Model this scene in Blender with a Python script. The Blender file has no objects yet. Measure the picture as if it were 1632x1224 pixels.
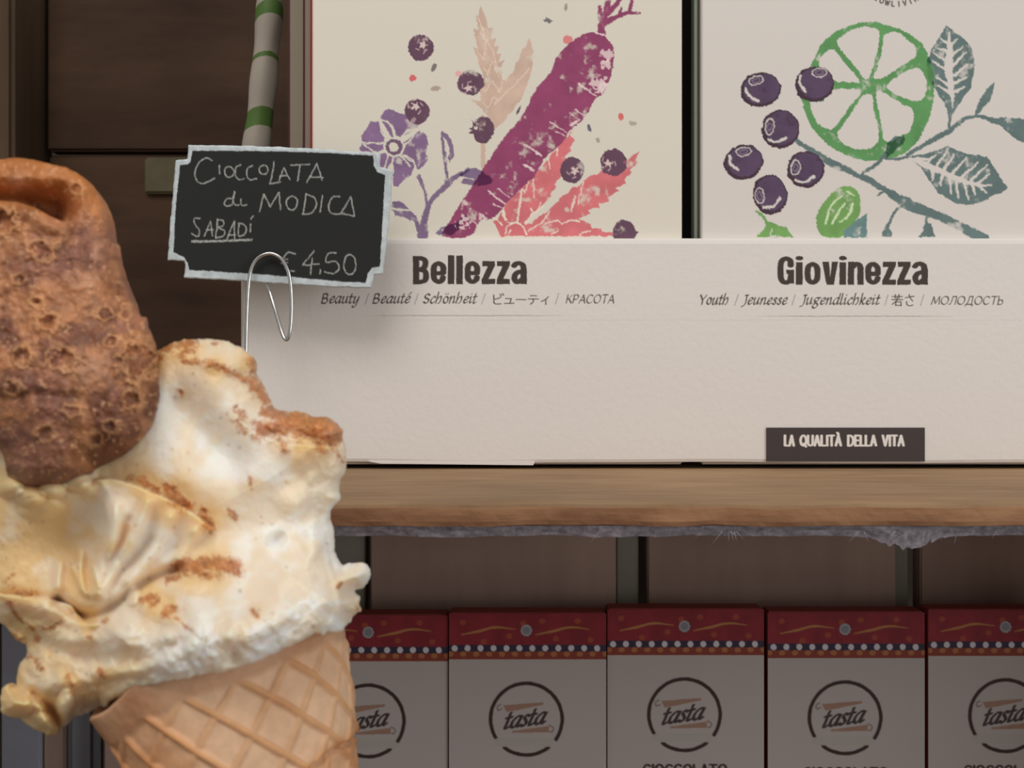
import bpy, math, random
import numpy as np
from mathutils import Vector

# ---------------------------------------------------------------- camera / light / exposure
W, Hh, F = 1632, 1224, 1632.0
CZ = 1.3
SC = bpy.context.scene
COL = SC.collection

cam_d = bpy.data.cameras.new('camera')
cam_d.sensor_width = 36.0
cam_d.lens = 36.0
cam_d.clip_start = 0.01
cam = bpy.data.objects.new('camera', cam_d)
cam.location = (0, 0, CZ)
cam.rotation_euler = (math.pi / 2, 0, 0)
COL.objects.link(cam)
SC.camera = cam
cam_d.dof.use_dof = True
cam_d.dof.focus_distance = 0.30
cam_d.dof.aperture_fstop = 30.0

SC.view_settings.view_transform = 'Standard'
SC.view_settings.look = 'None'
SC.view_settings.gamma = 1.0
SC.view_settings.use_curve_mapping = False
SC.view_settings.exposure = 0.27

world = bpy.data.worlds.new('world')
SC.world = world
world.use_nodes = True
bg = world.node_tree.nodes['Background']
bg.inputs[0].default_value = (1.0, 0.965, 0.93, 1)
bg.inputs[1].default_value = 0.30


def area(name, loc, target, size, power, color):
    d = bpy.data.lights.new(name, 'AREA')
    d.shape = 'RECTANGLE'
    d.size, d.size_y = size
    d.energy = power
    d.color = color
    o = bpy.data.objects.new(name, d)
    o.location = loc
    o.rotation_euler = (Vector(target) - Vector(loc)).to_track_quat('-Z', 'Y').to_euler()
    COL.objects.link(o)
    return o


area('ceiling_lamp_light', (-0.25, -0.55, 2.35), (0, 0.3, 1.3), (0.8, 0.6), 7.2, (1.0, 0.96, 0.92))
area('shop_window_light', (1.7, -0.9, 1.65), (0.0, 0.3, 1.3), (0.9, 1.1), 11.5, (0.90, 0.95, 1.0))

# ---------------------------------------------------------------- numpy helpers
random.seed(5)
_rng = np.random.RandomState(11)
_TAB = _rng.rand(256, 256)


def vnoise(x, y, seed=0):
    x = np.asarray(x, float) + seed * 37.17
    y = np.asarray(y, float) + seed * 91.7
    xi = np.floor(x).astype(int)
    yi = np.floor(y).astype(int)
    fx = x - xi
    fy = y - yi
    fx = fx * fx * (3 - 2 * fx)
    fy = fy * fy * (3 - 2 * fy)
    t = _TAB
    a = t[xi & 255, yi & 255]
    b = t[(xi + 1) & 255, yi & 255]
    c = t[xi & 255, (yi + 1) & 255]
    d = t[(xi + 1) & 255, (yi + 1) & 255]
    return (a * (1 - fx) + b * fx) * (1 - fy) + (c * (1 - fx) + d * fx) * fy


def fbm(x, y, sc, oct=4, seed=0, gain=0.5):
    s = 0
    a = 1
    t = 0
    for o in range(oct):
        s = s + a * vnoise(x / sc * 2 ** o, y / sc * 2 ** o, seed + o * 3)
        t += a
        a *= gain
    return s / t


def sstep(x, a, b):
    t = np.clip((x - a) / (b - a), 0, 1)
    return t * t * (3 - 2 * t)


def lin(c):
    c = np.asarray(c, float) / 255.0
    return np.where(c <= 0.04045, c / 12.92, ((c + 0.055) / 1.055) ** 2.4)


def rgb(c, g=1.0):
    return np.clip(lin(c) * g, 0, 0.95)


def smooth(pts, closed=False, n=6):
    p = [np.array(q, float) for q in pts]
    if len(p) < 3:
        return p
    out = []
    N = len(p)
    rng = range(N) if closed else range(N - 1)
    for i in rng:
        p1 = p[i]
        p2 = p[(i + 1) % N]
        p0 = p[i - 1] if (closed or i > 0) else 2 * p1 - p2
        p3 = p[(i + 2) % N] if (closed or i + 2 < N) else 2 * p2 - p1
        for k in range(n):
            t = k / n
            out.append(0.5 * ((2 * p1) + (-p0 + p2) * t + (2 * p0 - 5 * p1 + 4 * p2 - p3) * t * t
                              + (-p0 + 3 * p1 - 3 * p2 + p3) * t ** 3))
    if not closed:
        out.append(p[-1])
    return out


def inside(X, Y, pts):
    r = np.zeros(X.shape, bool)
    n = len(pts)
    for i in range(n):
        x1, y1 = pts[i][0], pts[i][1]
        x2, y2 = pts[(i + 1) % n][0], pts[(i + 1) % n][1]
        if y1 == y2:
            continue
        c = ((y1 > Y) != (y2 > Y)) & (X < (x2 - x1) * (Y - y1) / (y2 - y1) + x1)
        r ^= c
    return r


def segdist(X, Y, a, b, ra=0.0, rb=0.0):
    dx, dy = b[0] - a[0], b[1] - a[1]
    L = dx * dx + dy * dy + 1e-12
    t = np.clip(((X - a[0]) * dx + (Y - a[1]) * dy) / L, 0, 1)
    return np.hypot(X - a[0] - t * dx, Y - a[1] - t * dy) - (ra + (rb - ra) * t)


def polydist(X, Y, pts, closed=True):
    d = np.full(X.shape, 1e9)
    n = len(pts)
    for i in range(n if closed else n - 1):
        d = np.minimum(d, segdist(X, Y, pts[i], pts[(i + 1) % n]))
    return d


def P(px, py, Y):
    """real position of something seen along the camera ray px,py at distance Y"""
    return Vector(((px - 816) * Y / F, Y, CZ - (py - 612) * Y / F))


# ---------------------------------------------------------------- canvas for flat print
class Canvas:
    def __init__(s, x0, y0, x1, y1, res, paper, rough=0.0, seed=1):
        s.b = (x0, y0, x1, y1)
        s.nx = int(round((x1 - x0) / res)) + 1
        s.ny = int(round((y1 - y0) / res)) + 1
        s.X, s.Y = np.meshgrid(np.linspace(x0, x1, s.nx), np.linspace(y0, y1, s.ny))
        s.res = res
        s.C = np.zeros((s.ny, s.nx, 3)) + np.asarray(paper)
        s.paper = np.asarray(paper)
        s.rough = rough
        if rough:
            s.DX = s.X + (vnoise(s.X / 2.6, s.Y / 2.6, seed) - .5) * rough + (vnoise(s.X / 9, s.Y / 9, seed + 2) - .5) * rough
            s.DY = s.Y + (vnoise(s.X / 2.6, s.Y / 2.6, seed + 5) - .5) * rough + (vnoise(s.X / 9, s.Y / 9, seed + 7) - .5) * rough
        else:
            s.DX, s.DY = s.X, s.Y

    def win(s, pts, m):
        xs = [p[0] for p in pts]
        ys = [p[1] for p in pts]
        x0, y0, x1, y1 = s.b
        i0 = max(0, int((min(xs) - m - x0) / s.res))
        i1 = min(s.nx, int((max(xs) + m - x0) / s.res) + 2)
        j0 = max(0, int((min(ys) - m - y0) / s.res))
        j1 = min(s.ny, int((max(ys) + m - y0) / s.res) + 2)
        return slice(j0, j1), slice(i0, i1)

    def blend(s, w, mask, color, alpha=1, wear=0.0, mult=False, seed=0):
        if mask.size == 0:
            return
        if wear:
            X, Y = s.X[w], s.Y[w]
            n = fbm(X, Y, 16, 5, seed + 3, .6)
            mask = mask * (1 - sstep(n, .64 - wear * .25, .86 - wear * .25) * .75)
            tone = 1 + (fbm(X, Y, 22, 3, seed + 9) - .5) * .35
        else:
            tone = 1
        m = (mask * alpha)[..., None]
        c = np.asarray(color) * (tone[..., None] if wear else 1)
        old = s.C[w]
        if mult:
            c = np.clip(old * c / s.paper, 0, 1)
        s.C[w] = old * (1 - m) + c * m

    def poly(s, pts, color, sm=False, **k):
        if sm:
            pts = smooth(pts, True, 5)
        w = s.win(pts, 4)
        X, Y = s.DX[w], s.DY[w]
        if X.size == 0:
            return
        r = s.res * .25
        m = sum(inside(X + a, Y + b, pts).astype(float) for a in (-r, r) for b in (-r, r)) / 4
        s.blend(w, m, color, **k)

    def stroke(s, pts, width, color, sm=True, nib=None, soft=None, **k):
        if sm:
            pts = smooth(pts, False, 6)
        n = len(pts)
        if not hasattr(width, '__len__'):
            width = [width, width]
        rad = np.interp(np.linspace(0, 1, n), np.linspace(0, 1, len(width)), width) / 2
        w = s.win(pts, max(rad.max(), (nib[0] if nib else 0)) + 4)
        X, Y = s.DX[w], s.DY[w]
        if X.size == 0:
            return
        q = pts
        if nib:                       # (half long, half short, angle): an ellipse pen
            a, b, an = nib
            ca, sa = math.cos(an), math.sin(an)
            f = lambda x, y: (((x * ca + y * sa) / a), ((-x * sa + y * ca) / b))
            X, Y = f(X, Y)
            q = [f(p[0], p[1]) for p in pts]
            d = np.full(X.shape, 1e9)
            for i in range(n - 1):
                d = np.minimum(d, segdist(X, Y, q[i], q[i + 1], 1, 1))
            d = d * (a + b) * .5
            # ellipse metric
        else:
            d = np.full(X.shape, 1e9)
            for i in range(n - 1):
                d = np.minimum(d, segdist(X, Y, q[i], q[i + 1], rad[i], rad[i + 1]))
        e = soft or s.res * .7
        m = np.clip(.5 - d / (2 * e), 0, 1)
        s.blend(w, m, color, **k)

    def dot(s, cx, cy, rx, ry, color, ang=0, **k):
        pts = [(cx + rx * math.cos(t) * math.cos(ang) - ry * math.sin(t) * math.sin(ang),
                cy + rx * math.cos(t) * math.sin(ang) + ry * math.sin(t) * math.cos(ang))
               for t in np.linspace(0, 2 * math.pi, 29)[:-1]]
        s.poly(pts, color, **k)


# ---------------------------------------------------------------- lettering (skeleton alphabets)
def el(cx, cy, rx, ry, a0=0, a1=360, n=12):
    return ('s', [(cx + rx * math.cos(math.radians(a0 + (a1 - a0) * i / n)), cy + ry * math.sin(math.radians(a0 + (a1 - a0) * i / n)))
                  for i in range(n + 1)])


L_ = lambda *p: ('l', list(p))
S_ = lambda *p: ('s', list(p))
CAPS = {
    'A': (.62, [L_((0, 0), (.31, 1), (.62, 0)), L_((.12, .34), (.5, .34))]),
    'B': (.55, [L_((0, 0), (0, 1)), S_((0, 1), (.3, 1), (.42, .78), (.3, .54), (0, .53)), S_((0, .53), (.35, .52), (.5, .27), (.35, 0), (0, 0))]),
    'C': (.62, [el(.34, .5, .34, .5, 45, 315)]),
    'D': (.64, [L_((0, 0), (0, 1)), S_((0, 1), (.35, .98), (.62, .7), (.62, .3), (.35, .02), (0, 0))]),
    'E': (.46, [L_((.44, 1), (0, 1), (0, 0), (.46, 0)), L_((0, .52), (.4, .52))]),
    'G': (.66, [el(.34, .5, .34, .5, 45, 330), L_((.42, .45), (.66, .45), (.66, .1))]),
    'I': (.04, [L_((.02, 0), (.02, 1))]),
    'L': (.44, [L_((0, 1), (0, 0), (.44, 0))]),
    'N': (.62, [L_((0, 0), (0, 1), (.62, 0), (.62, 1))]),
    'O': (.7, [el(.35, .5, .35, .5)]),
    'Q': (.7, [el(.35, .5, .35, .5), L_((.38, .2), (.66, -.1))]),
    'S': (.46, [S_((.44, .86), (.25, 1), (.04, .82), (.12, .58), (.38, .42), (.44, .18), (.22, 0), (0, .14))]),
    'T': (.58, [L_((0, 1), (.58, 1)), L_((.29, 1), (.29, 0))]),
    'U': (.58, [S_((0, 1), (0, .5), (.04, .12), (.29, 0), (.54, .12), (.58, .5), (.58, 1))]),
    'V': (.62, [L_((0, 1), (.31, 0), (.62, 1))]),
    'W': (.9, [L_((0, 1), (.24, 0), (.45, .9), (.66, 0), (.9, 1))]),
    'Y': (.6, [L_((0, 1), (.3, .48), (.6, 1)), L_((.3, .48), (.3, 0))]),
    'J': (.35, [S_((.3, 1), (.3, .3), (.22, -.1), (0, -.25)), L_((.15, 1), (.42, 1))]),
    'K': (.58, [L_((0, 0), (0, 1)), L_((.52, 1), (.04, .46)), L_((.16, .58), (.58, 0))]),
    'P': (.5, [L_((0, 0), (0, 1)), S_((0, 1), (.35, .98), (.48, .73), (.33, .47), (0, .46))]),
    'M': (.78, [L_((0, 0), (.08, 1), (.39, .12), (.7, 1), (.78, 0))]),
    'Λ': (.64, [S_((0, .05), (.12, .08), (.2, .5), (.24, 1)), L_((.24, 1), (.62, 1), (.62, 0))]),
    'Δ': (.72, [L_((0, -.2), (.02, 0), (.7, 0), (.7, -.2)), S_((.1, 0), (.22, .4), (.26, 1)), L_((.26, 1), (.6, 1), (.6, 0))]),
    'Ь': (.5, [L_((0, 1), (0, 0)), S_((0, 0), (.33, .02), (.46, .27), (.33, .52), (0, .54))]),
}
CAPS['À'] = (.62, CAPS['A'][1] + [L_((.2, 1.28), (.34, 1.12))])
LOW = {
    'a': (.78, [S_((.66, .95), (.4, 1), (.08, .62), (.06, .2), (.26, .0), (.5, .3), (.68, .95)), S_((.68, .95), (.58, .3), (.62, .02), (.8, .15))]),
    'c': (.6, [S_((.55, .8), (.42, 1), (.14, .72), (.06, .3), (.24, .0), (.55, .2))]),
    'd': (.8, [S_((.62, .95), (.4, 1), (.08, .62), (.06, .2), (.26, .0), (.5, .3), (.66, .9)), S_((.7, 1.65), (.66, 1), (.58, .3), (.62, .02), (.8, .15))]),
    'e': (.62, [S_((.1, .42), (.42, .55), (.56, .8), (.42, 1), (.16, .75), (.06, .3), (.24, .0), (.56, .22))]),
    'g': (.78, [S_((.62, .95), (.35, 1), (.1, .75), (.2, .45), (.5, .5), (.62, .8), (.6, .95)), S_((.25, .45), (.15, .25), (.5, .12), (.62, -.2), (.35, -.55), (.02, -.4), (.1, -.1), (.3, .1)), L_((.6, .95), (.8, .98))]),
    'h': (.78, [S_((.1, 1.65), (.08, 1), (.04, .0)), S_((.06, .45), (.3, .92), (.52, .98), (.6, .6), (.5, .1), (.35, .0))]),
    'i': (.36, [S_((.0, .8), (.14, .98), (.12, .5), (.12, .05), (.34, .16)), S_((.16, 1.38), (.18, 1.4))]),
    'k': (.7, [S_((.1, 1.65), (.08, 1), (.04, .0)), S_((.07, .45), (.4, .98), (.55, .85), (.3, .5), (.1, .48)), S_((.22, .5), (.45, .05), (.68, .12))]),
    'l': (.34, [S_((.1, 1.65), (.09, 1), (.06, .25), (.12, .0), (.32, .15))]),
    'n': (.8, [S_((.0, .8), (.14, .98), (.12, .5), (.08, .0)), S_((.1, .4), (.34, .9), (.55, .98), (.58, .5), (.56, .06), (.78, .15))]),
    'o': (.66, [el(.32, .5, .27, .5)]),
    's': (.5, [S_((.45, .85), (.26, 1), (.12, .78), (.3, .5), (.4, .22), (.2, .0), (.0, .15))]),
    't': (.46, [S_((.22, 1.4), (.16, .6), (.12, .1), (.22, .0), (.44, .16)), L_((.0, .95), (.42, .98))]),
    'u': (.8, [S_((.0, .8), (.14, .98), (.1, .5), (.1, .1), (.26, .0), (.5, .35), (.62, .98)), S_((.62, .98), (.58, .4), (.6, .03), (.78, .15))]),
    'y': (.76, [S_((.0, .8), (.14, .98), (.12, .5), (.12, .1), (.26, .0), (.5, .35), (.62, .98)), S_((.64, .98), (.58, .2), (.4, -.45), (.1, -.6), (.0, -.4))]),
}
LOW['é'] = (.62, LOW['e'][1] + [L_((.34, 1.25), (.56, 1.6))])
LOW['ö'] = (.66, LOW['o'][1] + [L_((.16, 1.38), (.18, 1.4)), L_((.46, 1.38), (.48, 1.4))])


def put(cv, strokes, fx, **k):
    for kind, pts in strokes:
        cv.stroke([fx(*p) for p in pts], 1, sm=(kind == 's'), **k)


def word(cv, text, x0, x1, base, xh, color, nib, slant=.22, capr=1.38, gap=.2, rot=0.0):
    """set a word between x0 and x1 on a baseline; capitals are capr x-heights tall"""
    adv = 0
    lay = []
    for ch in text:
        if ch in LOW:
            w, st = LOW[ch]
            lay.append((adv, st, 1.0))
            adv += w + gap * .55
        else:
            w, st = CAPS[ch]
            lay.append((adv, st, capr))
            adv += w * capr + gap
    adv -= gap
    kx = (x1 - x0 - 2 * nib[0]) / adv
    for a, st, s in lay:
        def fx(x, y):
            X = x0 + nib[0] + (a + x * s) * kx + y * s * xh * slant
            Y = base - y * s * xh - nib[1] * .6
            return (X, Y + (X - x0) * rot)
        put(cv, st, fx, nib=nib, color=color)


BOLD = {   # heavy condensed letters: r = rectangle, p = polygon, s = stroke, with widths
    'B': (28, [('r', 0, 0, 11, 45), ('r', 0, 38, 16, 45), ('r', 0, 0, 16, 7), ('r', 0, 20.5, 16, 26.5), ('s', [(14, 41.3), (19.5, 39), (21.5, 33.5), (19.5, 27), (14, 24)]), ('s', [(14, 23), (20.5, 20.5), (22.5, 13.5), (20.5, 6), (14, 3.7)])]),
    'e': (27, [('s', [(6, 17.5), (21, 17.5)]), ('s', [(21.5, 18), (21, 28), (13.8, 33.3), (6.6, 29), (5.4, 18.5), (6.6, 8), (13.8, 3.7), (20, 7), (21.3, 11)])]),
    'l': (12, [('r', 0, 0, 11.5, 46)]),
    'z': (23, [('p', [(1, 37), (23, 37), (23, 30), (12, 8.5), (23, 8.5), (23, 0), (0, 0), (0, 7), (10.5, 28.5), (1, 28.5)])]),
    'a': (27, [('s', [(5, 29.5), (9, 33), (15, 33.3), (20, 30), (21, 24)]), ('r', 16, 0, 27, 25), ('s', [(19, 20.5), (9.5, 18), (5.5, 11), (8, 4.2), (13, 3.7), (19, 8)])]),
    'G': (29, [('s', [(22.5, 31), (21.5, 38.5), (14.5, 41.8), (7, 37), (5.4, 22.5), (7, 8), (14, 3.5), (21, 7), (23, 14)]), ('r', 15, 17.5, 28.4, 24), ('r', 18, 2, 28.4, 24)]),
    'i': (12, [('r', 0, 0, 11.5, 36), ('d', 6, 42.5, 6.2, 3.6)]),
    'o': (28, [('s', [(14, 33.3), (20.8, 29), (22.6, 18.5), (20.8, 8), (14, 3.7), (7.2, 8), (5.4, 18.5), (7.2, 29), (14, 33.3)])]),
    'v': (27, [('p', [(0, 37), (11.5, 37), (14, 12), (16, 37), (27, 37), (20, 0), (7.5, 0)])]),
    'n': (27, [('r', 0, 0, 11, 37), ('s', [(8, 28), (14, 33), (19.5, 31.5), (21.6, 26)]), ('r', 16, 0, 27, 28)]),
}


def bold(cv, text, x0, x1, base, color):
    tot = sum(BOLD[c][0] for c in text) + 2.2 * (len(text) - 1)
    k = (x1 - x0) / tot
    a = x0
    for ch in text:
        w, parts = BOLD[ch]
        f = lambda x, y: (a + x * k, base - y)
        for p in parts:
            if p[0] == 'r':
                cv.poly([f(p[1], p[2]), f(p[3], p[2]), f(p[3], p[4]), f(p[1], p[4])], color)
            elif p[0] == 'p':
                cv.poly([f(*q) for q in p[1]], color)
            elif p[0] == 'd':
                q = f(p[1], p[2])
                cv.dot(q[0], q[1], p[3], p[4], color)
            else:
                cv.stroke([f(*q) for q in p[1]], 1, color, nib=(5.3 * k, 3.5, 0))
        a += (w + 2.2) * k


# ---------------------------------------------------------------- object helpers
def tag(o, label=None, cat=None, group=None, kind=None):
    if label:
        o['label'] = label
    if cat:
        o['category'] = cat
    if group:
        o['group'] = group
    if kind:
        o['kind'] = kind
    return o


def empty(name, loc, label, cat, group=None):
    o = bpy.data.objects.new(name, None)
    o.location = loc
    o.empty_display_size = 0.01
    COL.objects.link(o)
    return tag(o, label, cat, group)


def link(name, V, Fc, mat, parent=None, cols=None, smoothf=False, origin=None):
    """link a mesh given in world coordinates; its origin goes to its base"""
    V = np.asarray(V, float)
    if origin is None:
        origin = np.array([(V[:, 0].min() + V[:, 0].max()) / 2, (V[:, 1].min() + V[:, 1].max()) / 2, V[:, 2].min()])
    origin = np.asarray(origin, float)
    me = bpy.data.meshes.new(name)
    Vl = (V - origin).astype(np.float32)
    if isinstance(Fc, np.ndarray):
        n = len(Fc)
        k = Fc.shape[1]
        me.vertices.add(len(Vl))
        me.vertices.foreach_set('co', Vl.ravel())
        me.loops.add(n * k)
        me.loops.foreach_set('vertex_index', Fc.astype(np.int32).ravel())
        me.polygons.add(n)
        me.polygons.foreach_set('loop_start', np.arange(0, n * k, k, dtype=np.int32))
        me.update(calc_edges=True)
    else:
        me.from_pydata([tuple(v) for v in Vl], [], [tuple(f) for f in Fc])
        me.update()
    if smoothf:
        me.polygons.foreach_set('use_smooth', np.ones(len(me.polygons), bool))
    if cols is not None:
        at = me.color_attributes.new('paint', 'FLOAT_COLOR', 'POINT')
        c4 = np.ones((len(Vl), 4), np.float32)
        c4[:, :3] = cols
        at.data.foreach_set('color', c4.ravel())
    me.materials.append(mat)
    o = bpy.data.objects.new(name, me)
    COL.objects.link(o)
    o.location = origin
    if parent is not None:
        o.parent = parent
        o.location = Vector(origin) - parent.location
        if parent.parent is not None:
            o.location = o.location - parent.parent.location
    return o


def boxmesh(x0, x1, y0, y1, z0, z1, bev=0.0):
    """box with chamfered edges"""
    if not bev:
        V = [(x, y, z) for x in (x0, x1) for y in (y0, y1) for z in (z0, z1)]
        Fc = [(0, 1, 3, 2), (4, 6, 7, 5), (0, 4, 5, 1), (2, 3, 7, 6), (0, 2, 6, 4), (1, 5, 7, 3)]
        return V, Fc
    import bmesh
    bm = bmesh.new()
    bmesh.ops.create_cube(bm, size=1)
    for v in bm.verts:
        v.co = Vector(((x0 + x1) / 2 + v.co.x * (x1 - x0), (y0 + y1) / 2 + v.co.y * (y1 - y0), (z0 + z1) / 2 + v.co.z * (z1 - z0)))
    bmesh.ops.bevel(bm, geom=bm.edges[:], offset=bev, segments=2, affect='EDGES')
    bm.verts.index_update()
    V = [tuple(v.co) for v in bm.verts]
    Fc = [tuple(v.index for v in f.verts) for f in bm.faces]
    bm.free()
    return V, Fc


def slab(name, a, mat, parent=None, bev=0.0005, **k):
    V, Fc = boxmesh(*a, bev=bev)
    return link(name, V, Fc, mat, parent, **k)


def prism(name, pts, y0, y1, mat, parent=None):
    """outline pts (x,z) extruded from y0 to y1"""
    n = len(pts)
    V = [(p[0], y0, p[1]) for p in pts] + [(p[0], y1, p[1]) for p in pts]
    Fc = [tuple(range(n)), tuple(range(2 * n - 1, n - 1, -1))]
    Fc += [(i, i + n, (i + 1) % n + n, (i + 1) % n) for i in range(n)]
    return link(name, V, Fc, mat, parent)


def tube(name, pts, r, mat, parent=None, seg=10):
    pts = [Vector(p) for p in pts]
    V = []
    Fc = []
    up = Vector((0, 1, 0))
    for i, p in enumerate(pts):
        t = (pts[min(i + 1, len(pts) - 1)] - pts[max(i - 1, 0)]).normalized()
        a = t.cross(up)
        if a.length < 1e-4:
            a = t.cross(Vector((0, 0, 1)))
        a.normalize()
        b = t.cross(a).normalized()
        up = -b if (-b).dot(up) > 0 else b
        b = up
        for k in range(seg):
            an = 2 * math.pi * k / seg
            V.append(p + (a * math.cos(an) + b * math.sin(an)) * r)
    n = len(pts)
    for i in range(n - 1):
        for k in range(seg):
            k2 = (k + 1) % seg
            Fc.append((i * seg + k, i * seg + k2, (i + 1) * seg + k2, (i + 1) * seg + k))
    Fc.append(tuple(range(seg)))
    Fc.append(tuple(range(n * seg - 1, (n - 1) * seg - 1, -1)))
    return link(name, [tuple(v) for v in V], Fc, mat, parent, smoothf=True)


def mute(cv, k=.2):
    """grey the print slightly: a veil of haze put into the ink colours"""
    g = cv.C @ np.array([.3, .55, .15])
    cv.C = cv.C * (1 - k) + g[..., None] * k * cv.paper / cv.paper.mean()


def canvas_mesh(name, cv, Y, mat, parent, z_off=0.0, bulge=None):
    """turn the canvas into a finely divided printed face at distance Y"""
    s = Y / F
    X = (cv.X - 816) * s
    Z = CZ - (cv.Y - 612) * s
    Yw = np.full(X.shape, Y)
    if bulge is not None:
        Yw = Yw - bulge(cv.X, cv.Y)
    V = np.stack([X, Yw, Z], -1).reshape(-1, 3)
    idx = np.arange(cv.ny * cv.nx).reshape(cv.ny, cv.nx)
    Fc = np.stack([idx[:-1, :-1], idx[1:, :-1], idx[1:, 1:], idx[:-1, 1:]], -1).reshape(-1, 4)
    return link(name, V, Fc, mat, parent, cols=np.clip(cv.C, 0, 1).reshape(-1, 3))


def solid(name, poly, res, Yc, front, back, colf, mat, parent=None, rough=0.0, rsc=7.0, edge=None, seed=0, sm=True):
    """closed body with the given outline: front(X,Y,d) and back(X,Y,d) give its bulge
    (in outline units) towards and away from the viewer; edge(X,Y) the depth of its rim"""
    pts = smooth(poly, True, 3) if sm else [np.array(p, float) for p in poly]
    xs = [p[0] for p in pts]
    ys = [p[1] for p in pts]
    X, Y = np.meshgrid(np.arange(min(xs) - 4, max(xs) + 4, res), np.arange(min(ys) - 4, max(ys) + 4, res))
    d = polydist(X, Y, pts) * np.where(inside(X, Y, pts), 1, -1)
    if rough:
        d = d + (fbm(X, Y, rsc, 3, seed + 20) - .5) * rough
    c = (d[:-1, :-1] + d[1:, :-1] + d[1:, 1:] + d[:-1, 1:]) / 4 > 0
    cnt = np.zeros(X.shape, int)
    for a in (slice(None, -1), slice(1, None)):
        for b in (slice(None, -1), slice(1, None)):
            cnt[a, b] += c
    used = cnt > 0
    bd = used & (cnt < 4)
    gy, gx = np.gradient(d, res)
    g2 = gx * gx + gy * gy + 1e-6
    mv = np.clip(d / g2, -1.5 * res, 1.5 * res)
    X = np.where(bd, X - mv * gx, X)
    Y = np.where(bd, Y - mv * gy, Y)
    E = edge(X, Y) if edge else np.zeros(X.shape)
    dd = np.where(bd, 0, np.maximum(d, 0))
    Hf = np.where(bd, E, front(X, Y, dd))
    Hb = np.where(bd, E, back(X, Y, dd))
    px = Yc / F

    def world(Hv):
        D = Yc - Hv * px
        return np.stack([(X - 816) * D / F, D, CZ - (Y - 612) * D / F], -1)
    Vf = world(Hf)[used]
    idx = -np.ones(X.shape, int)
    idx[used] = np.arange(used.sum())
    inn = used & ~bd
    Wb = world(Hb)
    Dk = np.stack([(X - 816) * Yc / F, Wb[..., 1], CZ - (Y - 612) * Yc / F], -1)
    Wb = np.where((Hb < 0)[..., None], Dk, Wb)
    Vb = Wb[inn]
    idb = idx.copy()
    idb[inn] = used.sum() + np.arange(inn.sum())
    J, I = np.nonzero(c)
    f1 = np.stack([idx[J, I], idx[J + 1, I], idx[J + 1, I + 1], idx[J, I + 1]], -1)
    f2 = np.stack([idb[J, I], idb[J, I + 1], idb[J + 1, I + 1], idb[J + 1, I]], -1)
    V = np.concatenate([Vf, Vb])
    cc = colf(X, Y, dd)
    cols = np.concatenate([cc[used], cc[inn]])
    return link(name, V, np.concatenate([f1, f2]), mat, parent, cols=cols, smoothf=True)


# ---------------------------------------------------------------- materials
def newmat(name):
    m = bpy.data.materials.new(name)
    m.use_nodes = True
    nt = m.node_tree
    return m, nt, nt.nodes['Principled BSDF']


def N(nt, t, **k):
    n = nt.nodes.new(t)
    for a, b in k.items():
        if hasattr(n, a):
            setattr(n, a, b)
        else:
            n.inputs[a].default_value = b
    return n


def noise_node(nt, scale, detail=4, stretch=None, rough=.5):
    tc = N(nt, 'ShaderNodeTexCoord')
    n = N(nt, 'ShaderNodeTexNoise')
    n.inputs['Scale'].default_value = scale
    n.inputs['Detail'].default_value = detail
    n.inputs['Roughness'].default_value = rough
    if stretch:
        mp = N(nt, 'ShaderNodeMapping')
        mp.inputs['Scale'].default_value = stretch
        nt.links.new(tc.outputs['Object'], mp.inputs[0])
        nt.links.new(mp.outputs[0], n.inputs['Vector'])
    else:
        nt.links.new(tc.outputs['Object'], n.inputs['Vector'])
    return n


def bump(nt, bs, src, strength, dist):
    b = N(nt, 'ShaderNodeBump')
    b.inputs['Strength'].default_value = strength
    b.inputs['Distance'].default_value = dist
    nt.links.new(src, b.inputs['Height'])
    nt.links.new(b.outputs[0], bs.inputs['Normal'])


def mat_plain(name, col, rough=.7, metal=0, nscale=None, ndist=0.0, var=0.0, stretch=None, spec=.3):
    m, nt, bs = newmat(name)
    bs.inputs['Base Color'].default_value = (*col, 1)
    bs.inputs['Roughness'].default_value = rough
    bs.inputs['Metallic'].default_value = metal
    bs.inputs['Specular IOR Level'].default_value = spec
    if nscale:
        n = noise_node(nt, nscale, 5, stretch)
        if ndist:
            bump(nt, bs, n.outputs[0], .6, ndist)
        if var:
            r = N(nt, 'ShaderNodeValToRGB')
            r.color_ramp.elements[0].position = .3
            r.color_ramp.elements[1].position = .7
            r.color_ramp.elements[0].color = (*(np.array(col) * (1 - var)), 1)
            r.color_ramp.elements[1].color = (*np.clip(np.array(col) * (1 + var), 0, 1), 1)
            nt.links.new(n.outputs[0], r.inputs[0])
            nt.links.new(r.outputs[0], bs.inputs['Base Color'])
    return m


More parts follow.
